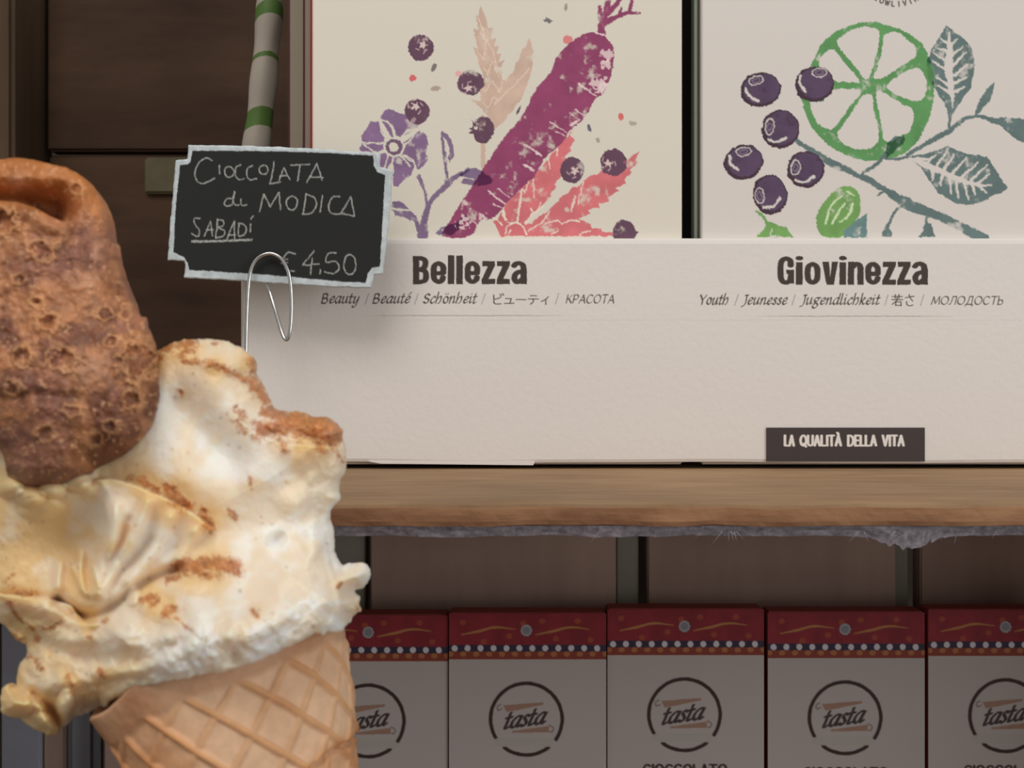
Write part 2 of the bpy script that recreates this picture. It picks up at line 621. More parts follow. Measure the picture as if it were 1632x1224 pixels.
def mat_paint(name, rough=.75, nscale=None, ndist=0.0, sss=0.0, spec=.3, var=0.0):
    m, nt, bs = newmat(name)
    a = N(nt, 'ShaderNodeAttribute', attribute_name='paint')
    src = a.outputs['Color']
    bs.inputs['Roughness'].default_value = rough
    bs.inputs['Specular IOR Level'].default_value = spec
    if nscale:
        n = noise_node(nt, nscale, 5)
        bump(nt, bs, n.outputs[0], .6, ndist)
        if var:
            mp = N(nt, 'ShaderNodeMapRange')
            mp.inputs['From Min'].default_value = .3
            mp.inputs['From Max'].default_value = .7
            mp.inputs['To Min'].default_value = 1 - var
            mp.inputs['To Max'].default_value = 1 + var
            nt.links.new(n.outputs[0], mp.inputs[0])
            mx = N(nt, 'ShaderNodeVectorMath', operation='SCALE')
            nt.links.new(src, mx.inputs[0])
            nt.links.new(mp.outputs[0], mx.inputs['Scale'])
            src = mx.outputs[0]
    nt.links.new(src, bs.inputs['Base Color'])
    if sss:
        bs.inputs['Subsurface Weight'].default_value = sss
        bs.inputs['Subsurface Radius'].default_value = (1.0, .62, .32)
        bs.inputs['Subsurface Scale'].default_value = 0.0028
    return m


def mat_wood(name, c1, c2, along='x', rough=.75, scale=60, dist=.0006):
    m, nt, bs = newmat(name)
    st = {'x': (.22, 1, 1), 'z': (1, 1, .12)}[along]
    n = noise_node(nt, scale, 8, st, .62)
    r = N(nt, 'ShaderNodeValToRGB')
    r.color_ramp.elements[0].position = .32
    r.color_ramp.elements[1].position = .68
    r.color_ramp.elements[0].color = (*c1, 1)
    r.color_ramp.elements[1].color = (*c2, 1)
    nt.links.new(n.outputs[0], r.inputs[0])
    n2 = noise_node(nt, 9, 3)
    mx = N(nt, 'ShaderNodeMapRange')
    mx.inputs['From Min'].default_value = .3
    mx.inputs['From Max'].default_value = .7
    mx.inputs['To Min'].default_value = .78
    mx.inputs['To Max'].default_value = 1.18
    nt.links.new(n2.outputs[0], mx.inputs[0])
    sc = N(nt, 'ShaderNodeVectorMath', operation='SCALE')
    nt.links.new(r.outputs[0], sc.inputs[0])
    nt.links.new(mx.outputs[0], sc.inputs['Scale'])
    nt.links.new(sc.outputs[0], bs.inputs['Base Color'])
    bs.inputs['Roughness'].default_value = rough
    bs.inputs['Specular IOR Level'].default_value = .2
    bump(nt, bs, n.outputs[0], .7, dist)
    return m


GP = 1.32
PAPER1 = rgb((204, 197, 183), GP)
PAPER2 = rgb((200, 193, 186), GP)
PAPERB = rgb((204, 198, 192), GP)
M_print = mat_paint('printed_card', .8, 900, .00006)
M_boxprint = mat_paint('printed_textured_paper', .8, 420, .00022)
M_boxpaper = mat_plain('white_textured_paper', PAPERB, .8, nscale=420, ndist=.00022)
M_gap_shade = mat_plain('gap_shade', rgb((48, 42, 40)), .8)
M_card1 = mat_plain('cream_card', PAPER1, .8)
M_card2 = mat_plain('pale_card', PAPER2, .8)
M_red = mat_plain('dark_red_edge', rgb((150, 40, 42)), .6)
M_plum = mat_plain('plum_edge', rgb((80, 35, 45)), .6)
M_beige = mat_plain('beige_card_edge', rgb((150, 138, 120)), .8)
M_greenedge = mat_plain('grey_green_edge', rgb((70, 85, 78)), .7)
M_paleedge = mat_plain('pale_green_edge', rgb((175, 180, 160)), .7)
M_chalk = mat_paint('chalkboard', .9, 1500, .00004)
M_label = mat_paint('dark_label', .6)
M_tasta = mat_paint('chocolate_box_print', .6)
M_tastabody = mat_plain('chocolate_box_side', rgb((150, 60, 55)), .6)
M_cream = mat_paint('gelato', .42, 700, .00018, sss=.8, spec=.3)
M_cannolo = mat_paint('fried_pastry', .5, 300, .00035, sss=.12, spec=.35, var=.15)
M_cone = mat_paint('waffle', .6, 500, .00022, sss=.2, spec=.3, var=.07)
M_metal = mat_plain('steel_wire', (.62, .62, .6), .22, metal=1)
M_shelf = mat_wood('rough_shelf_wood', rgb((148, 118, 88)), rgb((168, 138, 106)), 'x', scale=150, dist=.0004)
M_shelffront = mat_wood('sawn_shelf_edge', rgb((122, 82, 58)), rgb((166, 124, 90)), 'x', scale=160)
M_fibre = mat_plain('grey_torn_fibres', rgb((142, 134, 140)), .9, nscale=500, var=.35, ndist=.0005)
M_dark = mat_wood('dark_wood', rgb((50, 35, 26)), rgb((84, 61, 45)), 'x', scale=30)
M_darkv = mat_wood('dark_wood_upright', rgb((58, 44, 32)), rgb((92, 72, 54)), 'z', scale=30)
M_backv = mat_wood('brown_back_plank', rgb((160, 132, 118)), rgb((182, 153, 138)), 'z', scale=25)
M_gap = mat_wood('greenish_batten', rgb((140, 134, 120)), rgb((158, 150, 134)), 'z', scale=25)
M_grey = mat_plain('grey_blue_paint', rgb((152, 150, 158)), .7, nscale=60, var=.08)
M_block = mat_plain('dull_olive_block', rgb((96, 88, 66)), .8, nscale=80, var=.15)
M_floor = mat_wood('floor_boards', rgb((90, 75, 60)), rgb((120, 100, 82)), 'x', scale=12)
M_wall = mat_plain('brown_plaster', rgb((70, 58, 48)), .9, nscale=8, var=.15)
M_bag = mat_paint('striped_wrapper', .5)

# ---------------------------------------------------------------- setting
YB = 0.34                                   # distance of the display box front
ZS = CZ - (747.5 - 612) * YB / F              # top of the shelf board
YF = (CZ - ZS) * F / (801 - 612)            # front edge of the shelf board
YL = 0.36                                   # lower row of boxes
ZL = CZ - (1500 - 612) * YL / F             # top of the lower board

tag(slab('floor', (-1.6, 1.6, -1.8, .72, -.02, 0), M_floor, bev=0), 'brown wooden shop floor', kind='structure')
tag(slab('wall_back', (-1.6, 1.6, .66, .72, 0, 2.6), M_wall, bev=0), 'dark brown back wall behind the shelves', kind='structure')

# ---------------------------------------------------------------- shelf unit
shelf = empty('shelf_unit', (0, .45, 0), 'rough wooden shelf unit carrying the white display box and the red-banded chocolate boxes', 'shelf')


def rough_board(name, x0, x1, y0, y1, z0, z1, mat, parent, nx=320, amp=.0006):
    """board with a worn, uneven front edge"""
    prof = [(y1, z1), (y0 + .02, z1), (y0 + .006, z1), (y0 + .0018, z1), (y0, z1 - .0005), (y0 - .0001, (z0 + z1) / 2 + .0006),
            (y0, (z0 + z1) / 2 - .001), (y0 + .0004, z0 + .0003), (y0 + .002, z0), (y1, z0)]
    xs = np.linspace(x0, x1, nx)
    V = []
    for j, (y, z) in enumerate(prof):
        k = 1.0 if 2 < j < 8 else (.25 if j == 2 else 0)
        n1 = (fbm(xs * 1000, xs * 0 + j * 2.3, 9, 4, 4) - .5) * amp * 1.9 * k
        n2 = (fbm(xs * 1000, xs * 0 + j * 1.3, 14, 4, 9) - .5) * amp * 1.2 * k
        V.append(np.stack([xs, y + n1, z + n2], -1))
    V = np.concatenate(V)
    Fc = []
    m = len(prof)
    for j in range(m):
        j2 = (j + 1) % m
        for i in range(nx - 1):
            Fc.append((j * nx + i, j * nx + i + 1, j2 * nx + i + 1, j2 * nx + i))
    Fc.append(tuple(j * nx for j in range(m)))
    Fc.append(tuple(j * nx + nx - 1 for j in range(m))[::-1])
    return link(name, V, Fc, mat, parent)


XL, XR = -.20, .27
ZB = CZ - (839 - 612) * YF / F
board = rough_board('shelf_board', XL, XR, YF, .54, ZB, ZS, M_shelf, shelf)
# the sawn front of the board is a redder strip let in just under the top corner
rough_board('front_edge', XL + .0004, XR - .0004, YF - .0007, YF + .0012, ZB - .0001, ZS - .0009, M_shelffront, board, amp=.0007)


def torn_edge():
    """grey torn underside fibres hanging just under the front edge"""
    V, Fc = [], []
    xs = np.linspace(XL + .001, XR - .001, 900)
    dep = .0030 + .0012 * (fbm(xs * 1000, xs * 0, 12, 5, 31) - .5)
    xc = (1452 - 816) * YF / F
    dep += .0032 * np.exp(-((xs - xc) / .0065) ** 2) * (.6 + .8 * vnoise(xs * 1400, xs * 0, 3))
    dep = np.maximum(dep, .0006)
    rows = 5
    for r in range(rows):
        t = r / (rows - 1)
        y = YF + .0006 + .0018 * t + .0008 * (fbm(xs * 1000, xs * 0 + r * 5, 4, 3, 8) - .5)
        V.append(np.stack([xs, y, ZB + .0004 - dep * t], -1))
    for r in range(rows):
        t = 1 - r / (rows - 1)
        y = YF + .0035 + xs * 0
        V.append(np.stack([xs, y, ZB + .0004 - dep * t * .6], -1))
    n = len(xs)
    for r in range(2 * rows - 1):
        for i in range(n - 1):
            Fc.append((r * n + i, r * n + i + 1, (r + 1) * n + i + 1, (r + 1) * n + i))
    V = [tuple(v) for v in np.concatenate(V)]
    rnd = random.Random(3)
    spots = [rnd.uniform(XL, XR) for _ in range(40)] + [xc + rnd.gauss(0, .006) for _ in range(26)] + [(1165 - 816) * YF / F + rnd.gauss(0, .0008) for _ in range(8)]
    for x in spots:
        ln = rnd.uniform(.0022, .0050)
        a = rnd.uniform(-1.2, 1.2)
        w = rnd.uniform(.00006, .00013)
        z = ZB - .0012
        y = YF + rnd.uniform(.0, .002)
        b = len(V)
        e = (x + math.sin(a) * ln, y - rnd.uniform(0, .001), z - math.cos(a) * ln * .8)
        for q in ((-w, 0), (w, 0), (0, w * 1.6)):
            V.append((x + q[0], y + q[1], z))
        V.append(e)
        Fc += [(b, b + 1, b + 3), (b + 1, b + 2, b + 3), (b + 2, b, b + 3)]
    o = link('torn_fibres', V, Fc, M_fibre, board)
    tag(o, 'grey torn wood fibres hanging under the front edge', kind='stuff')


torn_edge()
slab('lower_board', (XL, XR, .27, .54, ZL - .014, ZL), M_dark, shelf, bev=.001)
slab('bottom_board', (XL, XR, .27, .54, .08, .10), M_dark, shelf, bev=.001)
# back of the lower compartment: planks with battens in between
YK = .388
s = YK / F
zt, zb = ZB - .0005, ZL
for a, b in ((165, 525), (590, 982), (1032, 1428), (1467, 1860), (1900, 2100)):
    x0 = max((a - 816) * s, XL)
    x1 = min((b - 816) * s, XR)
    if x1 > x0:
        slab('plank', (x0, x1, YK, YK + .008, zb, zt), M_backv, shelf, bev=.0006)
for a, b in ((525, 580), (984, 1019), (1430, 1452)):
    slab('batten', ((a - 816) * s, (b - 816) * s, YK + .003, YK + .012, zb, zt), M_gap, shelf, bev=.0004)
# back of the upper compartment, two wide boards and a lighter upright at the left
YU = .50
s = YU / F
z245 = CZ - (243 - 612) * s
x_up = (75 - 816) * s
slab('back_board', (x_up, XR, YU, YU + .01, z245 + .0008, 1.62), M_dark, shelf, bev=.0012)
slab('back_board', (x_up, XR, YU + .002, YU + .012, ZS, z245 - .0008), M_dark, shelf, bev=.0012)
slab('upright', (XL - .05, x_up - .002, YU - .03, YU + .012, 0, 1.62), M_darkv, shelf, bev=.002)
slab('upright', (XR, XR + .03, YU - .03, YU + .012, 0, 1.62), M_darkv, shelf, bev=.002)
slab('side_board', (XR, XR + .012, .27, YU - .03, .05, ZS - .0005), M_darkv, shelf, bev=.001)
slab('side_board', (XL - .012, XL, .27, YU - .03, .05, ZS - .0005), M_darkv, shelf, bev=.001)
# grey-blue and brown boards standing in the lower left corner
sg = .40 / F
slab('grey_panel', (-.1998, (63 - 816) * sg, .40, .41, ZL, ZB - .0005), M_grey, shelf, bev=.0006)
slab('batten', ((65 - 816) * sg, (95 - 816) * sg, .402, .412, ZL, ZB - .0005), M_backv, shelf, bev=.0006)
slab('grey_panel', ((97 - 816) * sg, (150 - 816) * sg, .4035, .412, ZL, ZB - .0005), M_grey, shelf, bev=.003)
# dull block fixed to the back boards, half hidden by the chalk tag
q0, q1 = P(230, 308, .499), P(300, 250, .499)
slab('olive_block', (q0.x, q1.x, .499, .504, q0.z, q1.z), M_block, shelf, bev=.001)

# ---------------------------------------------------------------- display box
sb = YB / F
bx0, bx1 = (388 - 816) * sb, (1835 - 816) * sb
zbt, zbb = CZ - (378 - 612) * sb, CZ - (737 - 612) * sb
dbox = empty('display_box', ((bx0 + bx1) / 2, YB + .045, ZS), 'long white textured paper display box standing on the shelf with the printed chocolate bars', 'box')
INK = rgb((74, 64, 58))
INK2 = rgb((88, 78, 72))


def front_panel():
    V, Fc = [], []
    ys = [(.0030, 0), (.0012, .0003), (.0004, .0010), (0, .0022), (0, .012)]
    xs = np.linspace(bx0, bx1, 160)
    zs = [zbt - d for _, d in ys] + list(np.linspace(zbt - .02, zbb + .003, 10)) + [zbb + .001, zbb]
    yy = [YB + a for a, _ in ys] + [YB] * 10 + [YB, YB + .0004]
    for z, y in zip(zs, yy):
        wob = (fbm(xs * 1000, xs * 0 + z * 1000, 45, 2, 5) - .5) * .0005
        k = 1 if z < zbb + .0035 else 0
        zz = z + k * (fbm(xs * 1000, xs * 0, 60, 2, 6) - .5) * .0009
        V.append(np.stack([xs, y + wob * 0 + 0 * xs, zz + 0 * xs], -1))
    n = len(xs)
    m = len(zs)
    V = np.concatenate(V)
    for r in range(m - 1):
        for i in range(n - 1):
            Fc.append((r * n + i, (r + 1) * n + i, (r + 1) * n + i + 1, r * n + i + 1))
    # thickness: back sheet
    Vb = V.copy()
    Vb[:, 1] = np.maximum(V[:, 1] + .0012, YB + .0014)
    o = len(V)
    for r in range(m - 1):
        for i in range(n - 1):
            Fc.append((o + r * n + i, o + r * n + i + 1, o + (r + 1) * n + i + 1, o + (r + 1) * n + i))
    for i in range(n - 1):
        Fc.append((i, i + 1, o + i + 1, o + i))
        a = (m - 1) * n + i
        Fc.append((a, o + a, o + a + 1, a + 1))
    for r in range(m - 1):
        a = r * n
        Fc.append((a, o + a, o + a + n, a + n))
        a = r * n + n - 1
        Fc.append((a, a + n, o + a + n, o + a))
    return link('front_panel', np.concatenate([V, Vb]), Fc, M_boxpaper, dbox, smoothf=False)


fp = front_panel()
bxl = (379 - 816) * sb


def left_side():
    """side panel with the rounded fold that joins it to the front"""
    plan = [(bx0 + .0002, YB + .0003), (bx0 - .0008, YB + .0012), (bxl, YB + .0042), (bxl - .0002, YB + .088), (bx0, YB + .088), (bx0 + .0002, YB + .006)]
    n = len(plan)
    V = [(p[0], p[1], z) for z in (zbb + .0003, zbt - .0006) for p in plan]
    Fc = [tuple(range(n)), tuple(range(2 * n - 1, n - 1, -1))] + [(i, i + n, (i + 1) % n + n, (i + 1) % n) for i in range(n)]
    link('side_panel', V, Fc, M_boxpaper, dbox)


left_side()
dv = slab('gap_shade_card', ((1060 - 816) * (YB + .045) / F, (1150 - 816) * (YB + .045) / F, YB + .045, YB + .047, ZS + .0002, CZ + .16), M_gap_shade, bev=.0003)  # added dark sheet, stands in for the deep shade of the gap
tag(dv, 'dark card added to stand in for the deep shade between the two printed bars', 'card')
slab('side_panel', (bx1 - .0014, bx1, YB + .0016, YB + .088, ZS + .0012, zbt), M_boxpaper, dbox, bev=.0003)
slab('back_panel', (bx0 + .0015, bx1 - .0015, YB + .0865, YB + .088, ZS + .0012, zbt), M_boxpaper, dbox, bev=.0003)
slab('base_panel', (bx0 + .012, bx1 - .012, YB + .016, YB + .080, ZS, ZS + .0019), M_dark, dbox, bev=.0002)  # dark colour paints in the shadow line under the white box
# folded flap that peeps out under the front
q0, q1 = P(588, 741, YB), P(850, 735.5, YB)
prism('bottom_flap', [(q0.x, zbb + .0003), (q0.x + .004, zbb - .0004), (q1.x, zbb - .0009), (q1.x + .0005, zbb + .0003)], YB - .0002, YB + .003, M_boxpaper, dbox)

# the two lines of lettering on the front
cv = Canvas(494, 398, 1630, 510, .85, PAPERB, rough=.5, seed=3)
bold(cv, 'Bellezza', 658, 840, 453, INK)
bold(cv, 'Giovinezza', 1239, 1479, 454, INK)
NI = (1.6, .6, -.75)
XH = 10.6


def slash(x0, x1, base):
    cv.stroke([(x0, base + 1), (x1, base - 16)], 1.1, rgb((150, 140, 132)), sm=False)


b = 483.5
for w_, a_, z_ in (('Beauty', 511, 572), ('Beauté', 593, 653), ('Schönheit', 673, 759)):
    word(cv, w_, a_, z_, b, XH, INK2, NI)
word(cv, 'KPACOTA', 901, 979, b, XH, INK2, (1.2, .5, -.7), capr=1.25)
for x in (582, 661, 768, 885):
    slash(x, x + 5.5, b)
jp = dict(nib=(1.0, .8, 0), color=INK2)
# katakana, traced stroke by stroke (x from 784)
for kind, pts in [('l', [(787, 470), (787, 482)]), ('s', [(787, 482), (790, 484.5), (798, 484)]), ('s', [(788, 477), (793, 476), (798, 473.5)]),
                  ('l', [(797, 469), (799, 471.5)]), ('l', [(800.5, 468), (802.5, 470.5)]),
                  ('l', [(806, 476), (815, 476), (813, 483)]), ('l', [(804, 483.5), (819, 483.5)]),
                  ('l', [(823, 477.5), (838, 477.5)]),
                  ('l', [(845, 471.5), (855, 471.5)]), ('l', [(842, 476.5), (858, 476.5)]), ('s', [(850, 476.5), (849.5, 481), (845.5, 485)]),
                  ('s', [(874, 473), (870, 477), (863, 480.5)]), ('l', [(870, 477.5), (870, 485)])]:
    cv.stroke(pts, 1, sm=(kind == 's'), **jp)
b = 485.5
for w_, a_, z_ in (('Youth', 1112, 1161), ('Jeunesse', 1181, 1254), ('Jugendlichkeit', 1274, 1401)):
    word(cv, w_, a_, z_, b, XH, INK2, NI)
word(cv, 'MOΛOΔOCTЬ', 1483, 1599, b, XH, INK2, (1.2, .5, -.7), capr=1.2)
for x in (1171, 1262, 1410, 1467):
    slash(x, x + 5.5, b)
for kind, pts in [('l', [(1422, 472.5), (1438, 472.5)]), ('l', [(1427, 469.5), (1427, 475)]), ('l', [(1433, 469.5), (1433, 475)]),
                  ('l', [(1421.5, 477.5), (1438.5, 477.5)]), ('s', [(1430.5, 474), (1428, 480), (1422, 485)]),
                  ('l', [(1427.5, 481), (1427.5, 487)]), ('l', [(1427.5, 481), (1436, 481), (1436, 487)]), ('l', [(1427.5, 486.5), (1436, 486.5)]),
                  ('l', [(1443, 474.5), (1457, 472)]), ('s', [(1449, 469.5), (1451, 475), (1454.5, 479.5)]),
                  ('s', [(1445, 481), (1445.5, 485.5), (1450, 487), (1455, 486)])]:
    cv.stroke(pts, 1, sm=(kind == 's'), **jp)
for x0, x1, y in ((575, 915, 503), (1190, 1535, 504)):
    for k in range(20):
        a0 = x0 + (x1 - x0) * k / 20
        a1 = x0 + (x1 - x0) * (k + 1) / 20
        cv.stroke([(a0, y), (a1, y)], .9, rgb((150, 142, 134)), sm=False, alpha=min(1, 4 * min(k + .5, 19.5 - k) / 20))
canvas_mesh('lettering', cv, YB - .00003, M_boxprint, fp)

cv = Canvas(1221, 681.5, 1474, 735.5, .8, rgb((70, 61, 60)), rough=.3)
WC = rgb((222, 214, 206), 1.2)
a = 1250
for w_, x0, x1 in (('LA', 1249, 1267), ('QUALITÀ', 1274, 1342), ('DELLA', 1350, 1398), ('VITA', 1405, 1442)):
    word(cv, w_, x0, x1, 711, 11.6, WC, (2.0, 1.35, 0), slant=.0, capr=1.38, gap=.34)
canvas_mesh('dark_label', cv, YB - .0004, M_label, fp)

# ---------------------------------------------------------------- wrapped bars standing in the box
BAR_G = 'wrapped chocolate bars standing in the white display box'
zcard_b = ZS + .0013


def bar(x0, x1, y, mat, edge_mat, label, top_px, shift=0.0, wedge=0.0):
    """a wrapped bar: paper sleeve over a coloured backing card that shows at its left edge"""
    s_ = y / F
    zt_ = CZ - (top_px - 612) * s_
    X0, X1 = (x0 - 816) * s_, (x1 - 816) * s_
    r = empty('chocolate_bar', ((X0 + X1) / 2, y + .004, zcard_b), label, 'chocolate bar', BAR_G if shift else None)
    slab('paper_sleeve', (X0, X1, y, y + .0036, zcard_b, zt_), mat, r, bev=.0004)
    w = max(0, (816 - x0) / F * .0052) + .0004
    pts = [(X0 - w - wedge, zcard_b), (X1 - .0005, zcard_b), (X1 - .0005, zt_ - .0004), (X0 - w, zt_ - .0004), (X0 - w, CZ + .092)]
    prism('backing_card', pts, y + .0037, y + .0052, edge_mat, r)
    return r


YC1 = YB + .0035
c1 = bar(497.5, 1087, YC1, M_card1, M_red, 'front chocolate bar with a purple carrot and pink leaves printed on cream paper', -260)
c1b = bar(486, 1083, YC1 + .008, M_beige, M_plum, 'chocolate bar just behind the carrot-printed one, only its beige left edge showing', -258, 1, .0012)
c1c = bar(462, 1070, YC1 + .016, M_beige, M_plum, 'rearmost chocolate bar at the left end of the white box, its duller beige edge showing', -252, 1, 0)
c2 = bar(1118, 1705, YC1, M_card2, M_greenedge, 'front chocolate bar with a green lime slice and dark berries printed on white paper', -260)
c2b = bar(1107, 1690, YC1 + .0075, M_paleedge, M_greenedge, 'chocolate bar behind the lime-printed one, its pale green left edge showing', -256, 1)
del c1b['group'], c1c['group'], c2b['group']


def TR(ox, oy, sc):
    return lambda *p: [(ox + a / sc, oy + b_ / sc) for a, b_ in p]


# --- art on the left bar
cv = Canvas(500, -12, 1086, 384, 1.1, PAPER1, rough=2.2, seed=5)
C_BERRY = rgb((100, 68, 88), GP * .95)
C_FLOW = rgb((128, 98, 134), GP)
C_STEM = rgb((122, 100, 130), GP)
C_CARR = rgb((140, 60, 98), GP)
C_BEI = rgb((194, 166, 148), GP)
C_PINK = rgb((202, 104, 110), GP)
PW = PAPER1
t1 = TR(480, 0, 4.08)
t2 = TR(560, 150, 5.44)
t3 = TR(760, 0, 4.533)
t4 = TR(700, 180, 4.08)
# beige serrated leaves
cv.poly(t1((1168, 35), (1200, 90), (1215, 185), (1250, 178), (1233, 250), (1266, 245), (1255, 305), (1282, 300), (1270, 350), (1297, 350), (1283, 408), (1325, 393),
           (1288, 455), (1312, 450), (1305, 525), (1335, 520), (1330, 600), (1260, 720), (1225, 780), (1200, 740), (1165, 700), (1100, 645), (1165, 660), (1168, 560), (1185, 500),
           (1160, 430), (1150, 380), (1115, 310), (1150, 318), (1122, 190), (1152, 195), (1133, 95), (1155, 100)), C_BEI, wear=.1)
cv.poly(t1((1320, 590), (1345, 505), (1385, 455), (1395, 410), (1420, 390), (1435, 320), (1460, 300), (1480, 240), (1510, 330), (1505, 420), (1490, 500), (1430, 650), (1330, 770),
           (1260, 845), (1215, 770), (1260, 680)), C_BEI, wear=.1)
cv.stroke(t1((1180, 760), (1182, 900), (1185, 1085)), 7, C_BEI)
for st in [((1260, 680), (1380, 560), (1490, 440)), ((1175, 560), (1195, 600), (1240, 525), (1290, 600), (1320, 480)), ((1180, 670), (1215, 700), (1250, 625), (1280, 655)),
           ((1210, 260), (1250, 340), (1265, 410), (1285, 450)), ((1140, 330), (1190, 385), (1205, 270), (1150, 110)), ((1195, 440), (1215, 490), (1230, 420), (1245, 400), (1285, 500)),
           ((1165, 210), (1200, 260))]:
    cv.stroke(t1(*st), 1.3, rgb((226, 196, 176), GP), sm=False)
# pink leaves
cv.poly(t4((890, 95), (845, 135), (882, 178), (845, 225), (862, 245), (815, 285), (835, 300), (790, 360), (790, 415), (745, 470), (765, 480), (720, 530), (742, 540), (690, 600),
           (650, 630), (610, 665), (600, 640), (560, 725), (500, 715), (380, 700), (430, 600), (640, 380), (800, 190)), C_PINK, wear=.25)
cv.poly(t4((1300, 250), (1280, 300), (1292, 320), (1240, 370), (1258, 390), (1200, 430), (1215, 455), (1150, 490), (1170, 505), (1100, 550), (1105, 575), (1030, 590), (1045, 612), (965, 635), (985, 650),
           (905, 690), (985, 722), (990, 750), (1060, 750), (1065, 770), (1130, 778), (1130, 802), (400, 802), (350, 705), (400, 690), (470, 725), (560, 720), (600, 715), (650, 672), (700, 650), (730, 610), (760, 590),
           (800, 540), (830, 525), (870, 480), (900, 482), (940, 440), (1010, 395), (1020, 400), (1080, 360), (1120, 350), (1180, 300), (1220, 305)), C_PINK, wear=.25)
for st, w in [(((540, 500), (520, 620), (505, 710)), 2.6), (((610, 420), (620, 550)), 1.6), (((710, 290), (720, 365)), 1.8), (((410, 620), (430, 690)), 5), (((360, 680), (410, 735)), 2), (((690, 600), (600, 660), (560, 720)), 3),
              (((880, 540), (860, 640)), 2), (((935, 450), (900, 590)), 1.8), (((580, 770), (680, 700), (720, 640)), 1.8), (((690, 715), (770, 700), (800, 720), (850, 695), (910, 705)), 2.2),
              (((430, 790), (445, 730), (500, 712), (545, 740), (570, 790)), 2), (((450, 790), (465, 760)), 1.6), (((730, 790), (770, 765)), 1.6), (((910, 800), (930, 775), (980, 770)), 1.8), (((765, 230), (765, 280)), 2.2),
              (((600, 620), (615, 660), (640, 640)), 1.8), (((530, 480), (560, 520), (580, 450)), 1.8), (((660, 580), (640, 630)), 1.8)]:
    cv.stroke(t4(*st), w, rgb((232, 205, 190), GP), sm=False)
cv.stroke(t4((740, 540), (690, 600)), 6, PW, sm=False)
# stems
for st, w in [(((618, 1225), (640, 1060), (690, 930), (760, 850), (850, 765), (930, 700), (1010, 655)), [16, 9, 8, 9, 11, 7, 5]), (((828, 775), (822, 640), (805, 500), (782, 330)), [6, 5, 6, 3]),
              (((585, 720), (630, 830), (655, 950), (650, 1020)), [8, 4, 4, 5])]:
    cv.stroke(t2(*st), w, C_STEM, wear=.1)
cv.poly(t2((785, 315), (850, 370), (890, 450), (888, 540), (850, 600), (840, 560), (850, 480), (825, 400), (795, 365), (790, 420), (775, 400)), C_STEM, wear=.1)
cv.poly(t2((350, 930), (420, 922), (490, 990), (560, 1060), (600, 1150), (595, 1215), (575, 1200), (540, 1110), (480, 1080), (380, 1050), (345, 1000)), C_STEM, wear=.2)
cv.stroke(t2((350, 985), (430, 1005), (510, 1010)), 3, PW)
# carrot
car = [(934, 53), (952, 54), (972, 66), (978, 82), (977, 106), (970, 132), (960, 150), (949, 158), (936, 181), (920, 199), (906, 211), (897, 227), (871, 249), (862, 262), (853, 280),
       (840, 292), (810, 322), (798, 336), (783, 349), (764, 352), (750, 376), (705, 376), (720, 347), (742, 312), (764, 278), (786, 244), (808, 214), (828, 190), (838, 172), (858, 136), (875, 119), (884, 97), (897, 79), (914, 64)]
cv.poly(car, C_CARR, sm=True, wear=.14, seed=2)
cv.poly(t2((930, 700), (1030, 645), (1110, 655), (1220, 740), (1160, 790), (1020, 785), (935, 762), (985, 725)), C_STEM, sm=True, mult=True, wear=.1)
cv.stroke(t2((940, 765), (980, 725), (1060, 740)), 2, PW)
cv.poly(t2((720, 1215), (780, 1150), (900, 1120), (1000, 1040), (1010, 1060), (930, 1170), (870, 1225)), C_STEM, mult=True, wear=.15)
for st, w in [(((900, 250), (905, 170), (935, 80), (950, -20)), [13, 11, 11, 10]), (((925, 165), (1010, 120), (1100, 90), (1178, 95)), [12, 8, 7, 5]), (((1025, 115), (1042, 60)), 5), (((1100, 92), (1112, 50), (1122, -10)), 6),
              (((950, 90), (990, 50), (1030, -5)), 8), (((895, 130), (885, 50)), [9, 6])]:
    cv.stroke(t3(*st), w, C_CARR, wear=.08)
cv.stroke(t3((865, 235), (930, 262)), 2.6, rgb((225, 190, 195), GP))
sc_ = rgb((228, 196, 196), GP)
for st, w in [(((735, 605), (860, 692)), 3.2), (((670, 815), (740, 865)), 1.6), (((710, 795), (785, 838)), 2), (((530, 880), (650, 955)), 2.4), (((345, 1040), (460, 1120)), 2.6), (((340, 1190), (420, 1230)), 3),
              (((430, 1100), (465, 1125)), 5), (((690, 900), (735, 870)), 6)]:
    cv.stroke(t3(*st), [w, w * .5], sc_, sm=False, alpha=.9)
for st, w in [(((320, 510), (430, 592)), 3.4), (((380, 490), (460, 552)), 1.8), (((350, 590), (410, 620)), 2), (((560, 345), (612, 380)), 3.4), (((210, 700), (270, 740)), 2), (((760, 120), (820, 150)), 2)]:
    cv.stroke(t4(*st), [w, w * .6], sc_, sm=False, alpha=.9)
w_ = cv.win([(880, 60), (980, 160)], 0)      # worn, lighter flecks at the carrot's shoulder
for (fx_, fy_, rr) in ((967, 88, 12), (966, 104, 10), (955, 134, 18), (964, 140, 10), (738, 355, 14), (743, 324, 8), (770, 345, 8)):
    w_ = cv.win([(fx_, fy_)], rr)
    X, Y = cv.X[w_], cv.Y[w_]
    m = sstep(fbm(X, Y, 5, 3, 6) + .35 * (1 - np.hypot(X - fx_, Y - fy_) / rr), .58, .66) * (np.hypot(X - fx_, Y - fy_) < rr) * inside(X, Y, car)
    cv.blend(w_, m, sc_, alpha=.75)
cv.poly(t3((480, 145), (510, 125), (550, 158), (520, 168)), rgb((110, 105, 110), GP))
cv.dot(901, 12, 3, 6, rgb((150, 145, 135), GP), ang=.2)
cv.dot(904, 63, 8, 7, rgb((208, 120, 120), GP))
